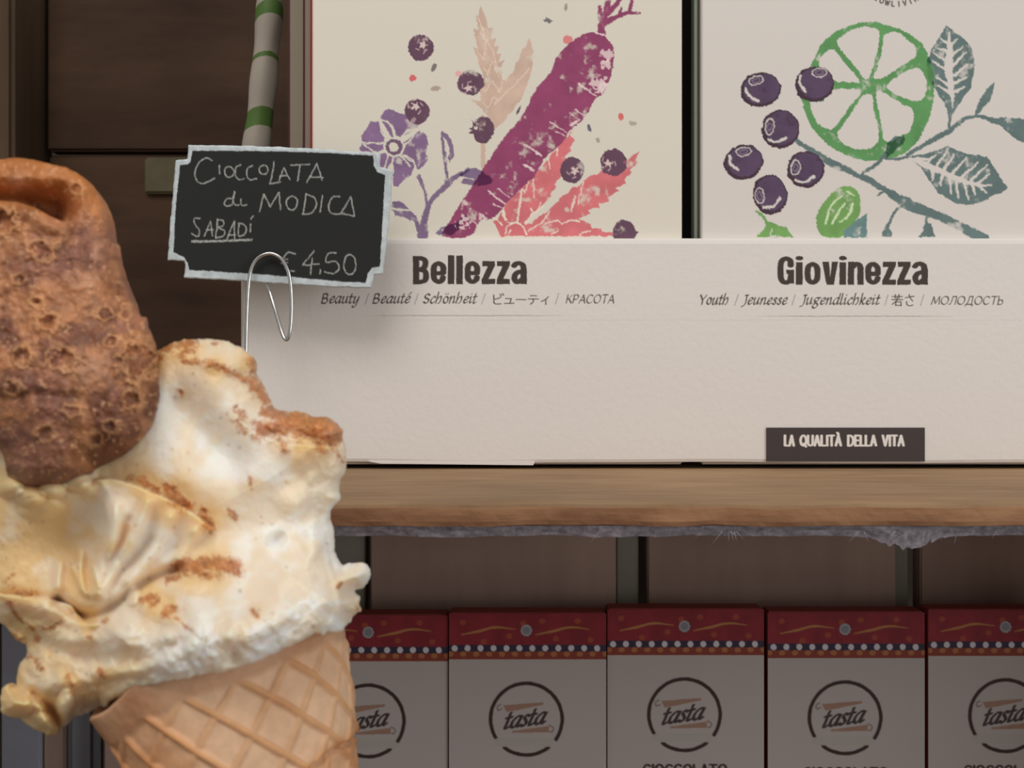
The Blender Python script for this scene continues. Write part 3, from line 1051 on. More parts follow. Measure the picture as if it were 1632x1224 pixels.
for x, y, rx, ry, an, c in [(989, 186, 4.5, 5.5, 0, (205, 100, 95)), (1008, 197, 6, 4, .4, (165, 158, 145)), (939, 204, 3.2, 6.5, -.4, (100, 96, 115)), (953, 223, 3, 4.5, -.4, (158, 152, 145)), (826, 176, 1.2, 8, .5, (90, 75, 80)),
                            (691, 108, 3.5, 7, .6, (120, 110, 105)), (658, 124, 5.5, 5, 0, (205, 95, 95)), (694, 141, 8, 3.8, -.15, (165, 150, 138)), (730, 117, 5, 4, 0, (215, 160, 160))]:
    cv.dot(x, y, rx, ry, rgb(c, GP), ang=an)
# flower
for pl in [((245, 205), (290, 130), (340, 128), (430, 175), (480, 185), (590, 240), (570, 300), (430, 372), (360, 380), (300, 300)), ((90, 360), (165, 240), (235, 232), (290, 370), (280, 425), (95, 415)),
           ((70, 480), (100, 425), (290, 440), (300, 500), (80, 500)), ((250, 525), (320, 510), (380, 545), (310, 640), (240, 640)), ((365, 530), (430, 535), (555, 610), (520, 700), (400, 800), (360, 790)),
           ((590, 320), (650, 360), (665, 430), (645, 500), (662, 560), (625, 620), (575, 660), (545, 590), (430, 520), (440, 430))]:
    cv.poly(t2(*pl), C_FLOW, wear=.22, seed=4)
for st in [((240, 215), (260, 320), (310, 400)), ((245, 215), (320, 250), (390, 380)), ((350, 270), (375, 340), (420, 390)), ((430, 375), (490, 320), (570, 300)), ((440, 450), (510, 400), (570, 315)), ((95, 420), (290, 432)), ((105, 435), (200, 500)),
           ((290, 495), (240, 500)), ((325, 525), (285, 650)), ((370, 540), (335, 650)), ((425, 530), (505, 625)), ((450, 530), (530, 570), (560, 640)), ((445, 500), (460, 450), (500, 420))]:
    cv.stroke(t2(*st), 2.6, PW)
cv.dot(628, 234, 17, 16.5, PW)
cv.dot(628, 234, 13.5, 13, rgb((112, 82, 108), GP))
cv.dot(628, 234, 7.5, 7.5, PW)
# berries


def star(cx, cy, r, col, ang=0):
    pts = []
    for k in range(10):
        rr = r if k % 2 == 0 else r * .38
        pts.append((cx + rr * math.cos(ang + k * math.pi / 5), cy + rr * math.sin(ang + k * math.pi / 5)))
    cv.poly(pts, col)


for i, (x, y, rx, ry, sx, sy) in enumerate([(670.5, 76, 20.5, 21, 4, -4), (750, 132, 21, 20, -4, 9), (665, 178, 20.5, 20, -3, -8), (770, 207, 17.5, 21.5, -99, 0), (912, 271, 19.5, 20.5, 4, 2), (978, 259, 21.5, 21.5, -9, 2), (995, 371, 18.5, 21, -99, 0)]):
    cv.dot(x, y, rx, ry, C_BERRY, wear=.12, seed=i, mult=False)
    if sx > -50:
        star(x + sx, y + sy, 8.5, rgb((205, 182, 178), GP), i * .7)
        for k in range(4):
            an = i + k * 1.3 + 1
            cv.stroke([(x + sx + 10 * math.cos(an), y + sy + 10 * math.sin(an)), (x + sx + 12 * math.cos(an + .5), y + sy + 12 * math.sin(an + .5))], 1.7, rgb((190, 160, 162), GP), sm=False)
cv.poly([(756, 202), (746, 205), (752, 208), (745, 213), (756, 213), (762, 207), (758, 197), (751, 191)], C_BERRY)
star(758, 204, 4.5, PW)
cv.poly([(1008, 366), (1018, 370), (1012, 376), (1004, 374)], C_BERRY)
cv.stroke([(660, 190), (652, 200)], 6, rgb((190, 160, 170), GP), alpha=.6)
mute(cv, .08)
canvas_mesh('printed_face', cv, YC1 - .0001, M_print, c1)

# --- art on the right bar
cv = Canvas(1120, -12, 1660, 384, 1.1, PAPER2, rough=2.2, seed=9)
PW = PAPER2
C_LIME = rgb((86, 142, 82), GP)
C_DB = rgb((84, 64, 90), GP)
C_RIM = rgb((66, 46, 58), GP)
C_GG = rgb((92, 112, 110), GP)
C_PIS = rgb((106, 152, 80), GP)
t5 = TR(1090, 0, 4.08)
t6 = TR(1232, 0, 4.08)
t7 = TR(1090, 180, 4.08)
t8 = TR(1232, 180, 4.08)
ring = [(815, 445), (900, 280), (1000, 200), (1120, 155), (1230, 142), (1330, 165), (1430, 200), (1520, 260), (1580, 340), (1615, 450), (1628, 560), (1615, 700), (1560, 850), (1480, 960), (1380, 1020), (1260, 1042), (1120, 1035), (980, 970), (880, 890),
        (810, 790), (770, 660), (775, 550)]
cv.poly(t5(*ring), C_LIME, sm=True, wear=.16, seed=6)
for sg_ in [((1010, 250), (1090, 195), (1200, 175), (1262, 190), (1272, 260), (1240, 400), (1205, 500), (1165, 500), (1080, 390), (1003, 300)),
            ((1310, 222), (1380, 208), (1440, 245), (1500, 300), (1505, 370), (1420, 425), (1300, 505), (1238, 505), (1270, 400), (1296, 290)),
            ((1315, 560), (1420, 475), (1520, 440), (1560, 490), (1582, 580), (1545, 650), (1470, 650), (1380, 615)),
            ((1248, 600), (1300, 605), (1400, 665), (1480, 710), (1490, 790), (1460, 860), (1400, 885), (1330, 925), (1295, 880), (1275, 750)),
            ((1165, 625), (1225, 620), (1236, 720), (1266, 860), (1255, 930), (1190, 970), (1090, 960), (1015, 910), (1005, 860), (1070, 760)),
            ((825, 650), (900, 660), (975, 585), (1150, 590), (1080, 690), (975, 830), (900, 825), (845, 760)),
            ((878, 430), (905, 350), (975, 325), (1050, 420), (1145, 530), (1060, 535), (980, 525), (940, 460))]:
    cv.poly(t5(*sg_), PW, sm=True)
# leaves and branch
LU = ((1125, 170), (1200, 220), (1290, 300), (1315, 420), (1290, 560), (1200, 690), (1165, 750), (1150, 820), (1140, 820), (1138, 720), (1090, 640), (1060, 590), (1010, 520), (998, 400), (1050, 290))
cv.poly(t6(*LU), C_GG, wear=.3, mult=True, seed=8)
cv.stroke(t6((1145, 215), (1150, 330), (1140, 450), (1165, 600), (1165, 700)), [3, 11, 14, 7, 1], PW)
for st in [((1150, 340), (1070, 310)), ((1145, 410), (1040, 340)), ((1145, 470), (1040, 400)), ((1150, 560), (1060, 500)), ((1155, 600), (1070, 560)), ((1155, 300), (1200, 250)), ((1160, 370), (1235, 300)), ((1170, 420), (1260, 340)),
           ((1180, 490), (1270, 420)), ((1180, 540), (1260, 500)), ((1180, 600), (1250, 560)), ((1130, 280), (1090, 250))]:
    cv.stroke(t6(*st), [6, 2], PW, sm=False)
cv.poly(t6((1000, 400), (1045, 430), (1050, 520), (1020, 560), (995, 470)), C_LIME, wear=.1, alpha=.7)
LR = ((860, 285), (980, 270), (1080, 235), (1140, 215), (1240, 262), (1390, 285), (1450, 370), (1530, 490), (1400, 560), (1290, 600), (1180, 590), (1080, 520), (1010, 430), (960, 350), (900, 305))
cv.poly(t8(*LR), C_GG, wear=.3, seed=7)
cv.stroke(t8((880, 290), (980, 330), (1100, 385), (1230, 440), (1330, 470), (1420, 470)), [2, 10, 9, 8, 6, 2], PW)
for st in [((1000, 320), (1060, 270)), ((1060, 350), (1130, 250)), ((1110, 370), (1180, 270)), ((1160, 400), (1260, 290)), ((1230, 420), (1330, 320)), ((1290, 440), (1390, 340)), ((1330, 460), (1410, 400)), ((1040, 380), (1040, 440)), ((1100, 400), (1090, 470)),
           ((1150, 420), (1160, 530)), ((1190, 430), (1205, 555)), ((1240, 440), (1270, 565)), ((1290, 460), (1310, 535)), ((1330, 470), (1390, 520)), ((940, 300), (1010, 300))]:
    cv.stroke(t8(*st), [5, 2.5], PW, sm=False)
for st, w, tt in [(((135, 905), (240, 975), (380, 1060), (560, 1145), (700, 1230)), [6, 8, 12, 7, 6], t6), (((580, 400), (740, 505), (870, 590), (1010, 645), (1150, 705), (1300, 780), (1380, 815)), [6, 9, 19, 15, 12, 15, 14], t8),
                  (((870, 1010), (1010, 925), (1130, 860), (1230, 785), (1330, 755), (1420, 775)), [5, 7, 9, 6, 5, 4], t6), (((590, 1120), (690, 1055), (730, 990)), [5, 7, 5], t6), (((730, 1030), (800, 1035), (870, 1020)), [4, 5, 4], t6), (((1145, 830), (1150, 770)), [3, 4], t6),
                  (((680, 540), (740, 500)), [3, 4], t8), (((830, 600), (790, 650), (760, 710), (735, 760)), [4, 5, 4, 7], t8), (((1000, 680), (1005, 740)), [4, 6], t8)]:
    cv.stroke(tt(*st), w, C_GG, wear=.22)
cv.poly(t6((1310, 755), (1400, 762), (1632, 772), (1760, 800), (1760, 950), (1632, 930), (1560, 890), (1470, 815), (1380, 780)), C_GG, wear=.08)
cv.poly(t6((1440, 535), (1420, 640), (1345, 735), (1305, 760), (1350, 640), (1385, 580)), C_GG, wear=.1)
cv.poly(t6((735, 935), (790, 885), (850, 885), (860, 920), (810, 970), (730, 1030)), C_GG, mult=True)
cv.poly(t8((690, 808), (710, 770), (750, 740), (775, 775), (775, 808)), C_GG, wear=.2)
cv.poly(t8((985, 720), (1030, 720), (1055, 808), (940, 808), (975, 770)), C_GG, wear=.1)
cv.dot(1403, 376, 3, 5, PW)
# pistachio and bud
cv.poly(t7((1000, 490), (1090, 480), (1138, 530), (1150, 620), (1110, 720), (1050, 790), (990, 815), (915, 805), (865, 750), (862, 670), (920, 570)), C_PIS, sm=True, wear=.1)
for st, w in [(((1030, 535), (960, 600), (922, 720)), [2, 4]), (((1045, 590), (1010, 640), (965, 720)), [3, 4]), (((1100, 590), (1070, 665), (1015, 712)), [4, 2]), (((1062, 512), (1108, 535)), [3, 2])]:
    cv.stroke(t7(*st), w, rgb((190, 210, 165), GP))
cv.poly(t7((475, 808), (530, 740), (515, 690), (600, 728), (665, 740), (715, 808)), C_PIS, wear=.15)
cv.stroke(t7((465, 637), (505, 665), (545, 730)), [2.5, 5, 5], C_PIS)
cv.stroke(t7((570, 755), (560, 800), (600, 800)), 2.2, PW)
cv.poly(t7((1035, 765), (1110, 710), (1188, 652), (1190, 812), (1040, 812)), rgb((98, 130, 128), GP), wear=.35, mult=False)
# berries with a rim, an oval and a highlight
for x, y, rx, ry, ox, oy, oa, hl in [(1212, 143, 33, 28, -7, -15, -.3, ((-24, -2), (-20, 8), (-3, 18))), (1298, 134, 31.5, 28.5, 8, -18, 0, ((-22, -13), (-23, 0), (-14, 12))), (1243.5, 206, 30, 31, -17, -4, 1.7, ((-18, 16), (-4, 20), (9, 14))),
                                     (1185, 258.5, 32, 28, 0, -17, 0, ((-22, -10), (-20, 4), (-8, 13))), (1284, 270, 30, 29.5, -16, -3, 1.7, ((-16, 17), (-2, 20), (12, 12))), (1227.5, 310, 28, 32, -17, 2, 1.5, ((-10, 20), (4, 19), (15, 6)))]:
    cv.dot(x, y, rx, ry, C_RIM, ang=-.2)
    cv.dot(x + 1.5, y - 1.5, rx - 4, ry - 4, C_DB, ang=-.2, wear=.08)
    ep = [(x + ox + 12 * math.cos(t) * math.cos(oa) - 7 * math.sin(t) * math.sin(oa), y + oy + 12 * math.cos(t) * math.sin(oa) + 7 * math.sin(t) * math.cos(oa)) for t in np.linspace(0, 2 * math.pi, 15)]
    cv.stroke(ep, 1.7, PW)
    ep = [(x + ox + (p - x - ox) * .48, y + oy + (q - y - oy) * .48) for p, q in ep]
    cv.stroke(ep, 1.0, rgb((140, 125, 138), GP))
    cv.stroke([(x + p, y + q) for p, q in hl], 4.2, PW)
# ring of small lettering at the top edge of the card
txt = 'SLOWLIVING'
R_ = 62
cxr, cyr = 1429, -52
cv.DX, cv.DY = cv.X, cv.Y
for i, ch in enumerate(txt):
    an = math.radians(90 + (len(txt) - 1) * 4.6 - i * 9.2 + 1)
    w0, st = CAPS[ch]
    ux, uy = math.cos(an), math.sin(an)        # outward
    tx, ty = uy, -ux                           # reading direction
    hh = 7.4
    for kind, pts in st:
        cv.stroke([(cxr + ux * (R_ - p[1] * hh) + tx * (p[0] - w0 / 2) * hh * 1.05, cyr + uy * (R_ - p[1] * hh) + ty * (p[0] - w0 / 2) * hh * 1.05) for p in pts], 2.0, rgb((68, 56, 52)), sm=(kind == 's'))
mute(cv, .08)
canvas_mesh('printed_face', cv, YC1 - .0001, M_print, c2)

# ---------------------------------------------------------------- ringed wrapper at the left of the bars
def wrapper():
    r = empty('paper_wrapper', P(425, 240, .375), 'narrow white paper roll with green rings standing at the left behind the chalk tag', 'wrapper')
    ax = [(426, -60), (423, 0), (420, 40), (414, 100), (408, 170), (401, 240), (396, 330), (392, 420)]
    V, C = [], []
    n = 96
    pts = smooth(ax, False, 60)
    for i, p in enumerate(pts):
        y = p[1]
        rad = 20 + (y + 60) * .004 + 1.2 * math.sin(y * .06)
        for k in range(n):
            th = 2 * math.pi * k / n
            pleat = 1 + .05 * math.sin(3 * th + y * .02)
            D = .385 - math.cos(th) * rad * .385 / F * 1.1
            q = P(p[0] + 8 + math.sin(th) * rad * pleat, y, .385)
            V.append((q.x, D, q.z))
            yy = y + 8 * math.cos(th) * .8 + math.sin(th) * 5
            gr = (14 < yy < 36) or (95 < yy < 103) or (182 < yy < 212) or (290 < yy < 300)
            C.append(rgb((82, 112, 52)) if gr else rgb((168, 158, 145)))
    Fc = []
    m = len(pts)
    for i in range(m - 1):
        for k in range(n):
            k2 = (k + 1) % n
            Fc.append((i * n + k, (i + 1) * n + k, (i + 1) * n + k2, i * n + k2))
    Fc.append(tuple(range(n)))
    Fc.append(tuple(range(m * n - 1, (m - 1) * n - 1, -1)))
    link('rolled_paper', V, Fc, M_bag, r, cols=np.array(C), smoothf=True)


wrapper()

# ---------------------------------------------------------------- chalk price tag and its wire holder
YT = .322
tt = TR(240, 200, 3.886)
outer = tt((235, 122), (620, 126), (1000, 142), (1415, 172), (1420, 220), (1422, 255), (1500, 278), (1490, 450), (1475, 620), (1440, 922), (1385, 926), (1368, 1010), (1100, 1000), (860, 985), (520, 962), (205, 945),
           (212, 880), (210, 840), (105, 836), (120, 620), (155, 215), (228, 208))
inner = tt((260, 155), (620, 158), (1000, 165), (1378, 186), (1384, 250), (1405, 290), (1452, 305), (1440, 520), (1420, 875), (1372, 880), (1345, 915), (1330, 976), (1100, 960), (860, 935), (520, 912), (240, 895),
           (228, 850), (205, 815), (140, 785), (155, 520), (182, 245), (225, 240), (248, 225))
tagcv = Canvas(262, 226, 630, 464, 1.0, rgb((40, 40, 38)), rough=1.1, seed=13)
cv = tagcv
cv.C[:] = rgb((186, 194, 196), 1.15) * (1 + (fbm(cv.X, cv.Y, 9, 4, 5) - .5)[..., None] * .5)
cv.poly(inner, rgb((42, 43, 41)))
CH = rgb((176, 178, 170), 1.1)


def chalk(pts, w=1.9, sm=True, closed=False):
    p = tt(*pts)
    if closed:
        p = p + [p[0]]
    pp = smooth(p, False, 6) if sm else p
    n0 = fbm(cv.X, cv.Y, 3.0, 2, 17)
    cv.stroke(pp, w, CH, sm=False, alpha=.92)


def oval(cx, cy, rx, ry):
    return [(cx + rx * math.cos(t), cy + ry * math.sin(t)) for t in np.linspace(-1.8, 4.6, 15)]


for p, sm_ in [([(380, 215), (345, 200), (300, 230), (275, 290), (285, 340), (320, 360), (365, 345), (395, 325)], 1), ([(428, 250), (425, 300)], 0), (oval(487, 287, 29, 33), 1),
               ([(560, 245), (530, 260), (525, 310), (550, 335), (580, 328)], 1), ([(632, 250), (600, 265), (595, 310), (620, 335), (655, 330)], 1), (oval(700, 275, 28, 30), 1),
               ([(764, 225), (757, 290), (740, 362), (805, 350)], 0), ([(795, 340), (825, 262), (860, 335)], 0), ([(802, 312), (850, 312)], 0), ([(865, 246), (985, 240)], 0), ([(925, 246), (912, 342)], 0),
               ([(970, 352), (1030, 235), (1062, 338)], 0), ([(990, 320), (1070, 322)], 0),
               ([(512, 455), (475, 455), (455, 485), (480, 500), (508, 482), (520, 410)], 1), ([(520, 410), (512, 450), (522, 490), (545, 492)], 1), ([(560, 458), (558, 485), (575, 495), (597, 488)], 1),
               ([(675, 532), (702, 425), (740, 502), (795, 413), (806, 522)], 0), (oval(875, 480, 34, 42), 1), ([(962, 425), (945, 548)], 0), ([(962, 425), (1012, 450), (1028, 490), (1000, 540), (940, 552)], 1),
               ([(1066, 435), (1050, 535)], 0), ([(1170, 440), (1128, 445), (1102, 490), (1112, 538), (1150, 552), (1200, 540)], 1), ([(1180, 545), (1240, 440), (1262, 562), (1178, 542)], 0),
               ([(308, 575), (272, 578), (276, 615), (304, 650), (292, 688), (256, 668)], 1), ([(333, 685), (372, 590), (384, 682)], 0), ([(342, 645), (388, 645)], 0), ([(416, 580), (405, 692)], 0),
               ([(416, 580), (450, 595), (446, 620), (414, 632), (456, 650), (448, 685), (405, 695)], 1), ([(474, 702), (520, 590), (520, 702)], 0), ([(480, 678), (528, 678)], 0),
               ([(548, 612), (545, 682), (580, 675), (594, 640), (575, 612), (546, 606)], 1), ([(618, 612), (618, 660)], 0), ([(622, 580), (638, 560)], 0), ([(255, 716), (440, 712), (630, 706)], 0), ([(256, 722), (628, 712)], 0),
               ([(895, 795), (850, 785), (825, 830), (838, 890), (890, 902)], 1), ([(812, 832), (850, 828)], 0), ([(812, 852), (848, 850)], 0), ([(1012, 778), (940, 866), (1042, 858)], 0), ([(1004, 820), (990, 922)], 0),
               ([(1052, 895), (1048, 918)], 0), ([(1150, 788), (1098, 796), (1086, 846), (1140, 842), (1168, 880), (1135, 915), (1080, 908)], 1), (oval(1235, 862, 38, 62), 1)]:
    chalk(p, 1.8, bool(sm_))
# thin the chalk so that it looks dragged over a rough board
nn = fbm(cv.X, cv.Y, 2.2, 2, 23)
dark = rgb((42, 43, 41))
ins = inside(cv.X, cv.Y, inner)
k = (sstep(nn, .5, .7) * .45 * ins)[..., None]
cv.C = cv.C * (1 - k) + dark * k
_TX, _TY = cv.X[0], cv.Y[:, 0]


def samp(X, Y):
    i = np.clip((X - _TX[0]) / (_TX[1] - _TX[0]), 0, len(_TX) - 1.001)
    j = np.clip((Y - _TY[0]) / (_TY[1] - _TY[0]), 0, len(_TY) - 1.001)
    i0, j0 = i.astype(int), j.astype(int)
    a, b_ = (i - i0)[..., None], (j - j0)[..., None]
    C = tagcv.C
    return (C[j0, i0] * (1 - a) + C[j0, i0 + 1] * a) * (1 - b_) + (C[j0 + 1, i0] * (1 - a) + C[j0 + 1, i0 + 1] * a) * b_


ptag = solid('price_tag', outer, 1.0, YT, lambda X, Y, d: 3.0 * np.minimum(d / 2.0, 1) ** .6, lambda X, Y, d: -3.0 * np.minimum(d / 2.0, 1),
             lambda X, Y, d: samp(X, Y), M_chalk, rough=2.2, rsc=9, sm=False)
tag(ptag, 'small black chalkboard price tag with notched corners and silver border, reading 4,50', 'price tag')

zsh = ZS
hold = empty('sign_holder', P(392, 758, YT), 'bent steel wire clip holding the chalk price tag in front of the white box', 'clip')
yf, yb_ = YT - .0028, YT + .0022
path = [(391.5, 700, yf), (391.5, 640, yf), (392, 560, yf), (393.5, 500, yf), (396.5, 450, yf), (402, 425, yf), (413, 410, yf), (430, 404, yf), (446, 410, yf), (456, 424, yf), (462, 445, yf), (464.5, 480, yf),
        (463.5, 515, yf), (460.5, 535, yf), (457.5, 541.5, yf + .0004), (453, 538, yf + .001), (447, 522, yf + .002), (437, 488, yf + .0034), (430, 465, yb_), (424, 448, yb_), (419, 425, yb_)]
p3 = smooth([tuple(P(a_, b__, c_)) for a_, b__, c_ in path], False, 6)
foot = P(391.5, 700, yf)
wire = [Vector(p) for p in p3][::-1] + [Vector((foot.x, foot.y, zsh + .002)), Vector((foot.x, foot.y, zsh + .0012))]
tube('wire', wire, .00062, M_metal, hold, 12)
# round foot of the holder, on the shelf
n = 32
V = [(foot.x + .009 * math.cos(2 * math.pi * k / n) * (1 if j in (0, 1) else .8), foot.y + .009 * math.sin(2 * math.pi * k / n) * (1 if j in (0, 1) else .8), zsh + (0, .001, .002)[j]) for j in range(3) for k in range(n)]
Fc = [(j * n + k, j * n + (k + 1) % n, (j + 1) * n + (k + 1) % n, (j + 1) * n + k) for j in range(2) for k in range(n)] + [tuple(range(n))[::-1], tuple(range(2 * n, 3 * n))]
link('foot', V, Fc, M_metal, hold, smoothf=False)

# ---------------------------------------------------------------- row of chocolate boxes on the lower board
sl = YL / F
cv = Canvas(0, 0, 250, 300, 1.15, rgb((176, 164, 158), 1.0), rough=.5, seed=21)
cv.poly([(-5, -5), (255, -5), (255, 72), (-5, 72)], rgb((128, 34, 42)))
nz = fbm(cv.X, cv.Y, 18, 3, 4)[..., None]
cv.C[cv.Y < 72] = (cv.C * (.8 + .5 * nz))[cv.Y < 72]
for x, y in ((22, 14), (148, 12), (170, 40), (55, 45), (96, 36), (205, 12), (225, 42), (118, 16)):
    cv.dot(x, y, 5, 4.5, rgb((160, 75, 48)), alpha=.7)
for o_ in (0, 118):
    cv.stroke([(20 + o_, 34), (48 + o_, 28), (75 + o_, 22), (105 + o_, 25)], [1.5, 4, 3.5, 1], rgb((178, 128, 70)), alpha=.8)
for k in range(10):
    an = k * math.pi / 5
    cv.dot(123 + 6 * math.cos(an), 27 + 6 * math.sin(an), 3.4, 3.4, rgb((150, 148, 150)))
cv.dot(123, 27, 6, 6, rgb((128, 122, 128)))
cv.poly([(-5, 50), (255, 50), (255, 60.5), (-5, 60.5)], rgb((52, 42, 62)))
cv.poly([(-5, 60.5), (255, 60.5), (255, 73), (-5, 73)], rgb((132, 56, 40)))
for k in range(13):
    cv.dot(9 + k * 20.6, 55.3, 4.7, 4.9, rgb((205, 192, 196)))
    cv.dot(9 + k * 20.6 - 7, 64.5, 5, 4.2, rgb((172, 112, 68)), alpha=.8)
CR = rgb((56, 40, 34))
for a0, a1 in ((146, 394), (52, 128)):
    cv.stroke([(123 + 57 * math.cos(math.radians(t)), 168 + 57 * math.sin(math.radians(t))) for t in np.linspace(a0, a1, 40)], 6, CR, sm=False)
cv.poly([(80, 197), (166, 197), (168, 210), (178, 196), (172, 206), (166, 212), (80, 212), (68, 208), (72, 200)], rgb((172, 162, 152)), alpha=.9)
cv.poly([(86, 146), (150, 141), (150, 145), (92, 157)], rgb((150, 110, 88)), alpha=.9)
cv.poly([(160, 179), (158, 189), (100, 190), (100, 187)], rgb((150, 110, 88)), alpha=.9)
cv.stroke([(82, 145), (77, 148), (78, 154), (84, 152)], 2, rgb((125, 105, 96)))
cv.stroke([(160, 178), (166, 182), (164, 188), (160, 188)], 2, rgb((125, 105, 96)))
word(cv, 'tasta', 83, 153, 185, 17, rgb((62, 50, 48)), (3.1, 1.5, -.5), slant=.35, gap=.1, rot=-.14)
word(cv, 'CIOCCOLATO', 56, 192, 264, 11, rgb((62, 46, 42)), (2.2, 1.6, 0), slant=0, gap=.3)
TG = 'chocolate boxes in a row on the lower shelf'
first = None
face_me = None
orig = [(463, 980), (715, 976), (967.5, 971), (1223, 975), (1478, 971)]
labs = ['leftmost red-banded chocolate box, half hidden behind the waffle cone',
        'second red-banded chocolate box from the left, just right of the waffle cone',
        'third red-banded chocolate box from the left, in the middle of the row',
        'fourth red-banded chocolate box from the left, under the dark label of the display box',
        'rightmost red-banded chocolate box, cut off by the right edge of the picture']
tw, th_ = 250 * sl, None
z_top = CZ - (975 - 612) * sl
hbox = z_top - ZL
for i, (x, y) in enumerate(orig):
    X0 = (x + .8 - 816) * sl
    dz = -(y - 975) * sl
    yo = (0, -.0008, .0006, 0, -.0004)[i]
    loc = Vector((X0 + tw / 2, YL + yo + .005, ZL))
    if first is None:
        first = empty('chocolate_box', loc, labs[0], 'chocolate box', TG)
        b1 = slab('carton', (X0, X0 + tw, YL + yo + .0002, YL + yo + .0095, ZL, z_top + dz), M_tastabody, first, bev=.0006)
        s_ = sl
        V = np.stack([X0 + cv.X * s_, np.full(cv.X.shape, YL + yo), z_top + dz - cv.Y * s_ - .0002], -1).reshape(-1, 3)
        keep = V
        idx = np.arange(cv.ny * cv.nx).reshape(cv.ny, cv.nx)
        Fq = np.stack([idx[:-1, :-1], idx[1:, :-1], idx[1:, 1:], idx[:-1, 1:]], -1).reshape(-1, 4)
        b2 = link('printed_front', V, Fq, M_tasta, first, cols=np.clip(cv.C, 0, 1).reshape(-1, 3))
        b3 = slab('lower_front', (X0, X0 + tw, YL + yo, YL + yo + .0002, ZL, z_top + dz - 300 * sl - .0002), mat_plain('chocolate_box_paper', rgb((176, 164, 158)), .6), first, bev=0)
        dz0 = dz
    else:
        r = first.copy()
        COL.objects.link(r)
        r.location = loc
        r['label'] = labs[i]
        for ch in (b1, b2, b3):
            c_ = ch.copy()
            COL.objects.link(c_)
            c_.parent = r
            if ch is b1:
                c_.scale.z = (z_top + dz - ZL) / (z_top + dz0 - ZL)
            elif ch is b2:
                c_.location = ch.location + Vector((0, 0, dz - dz0))
            else:
                c_.scale.z = (z_top + dz - 300 * sl - ZL) / (z_top + dz0 - 300 * sl - ZL)

# ---------------------------------------------------------------- ice cream cone
YI = .185
pI = YI / F
cone_c = (364, 1083)
R0 = 180.0
Cc = P(*cone_c, YI)
camp = Vector((0, 0, CZ))
vdir = (Cc - camp).normalized()
an = math.radians(14.3)
T = P(cone_c[0] + 100 * math.sin(an), cone_c[1] + 100 * math.cos(an), YI)
td = (T - camp).normalized()
# point on the ray td in the plane through Cc perpendicular to vdir
T = camp + td * ((Cc - camp).dot(vdir) / td.dot(vdir))
adir = (T - Cc).normalized()
rdir = vdir.cross(Vector((0, 0, 1)))
rdir = adir.cross(vdir).normalized()
if rdir.x < 0:
    rdir = -rdir
px_c = (Cc - camp).length / math.hypot(F, math.hypot(cone_c[0] - 816, cone_c[1] - 612))
px_c = YI / F * 1.01

tip = Cc + adir * 1290 * px_c
icc = empty('ice_cream_cone', tip, 'waffle cone heaped with cinnamon-dusted cream gelato, held up in front of the shelf', 'ice cream')


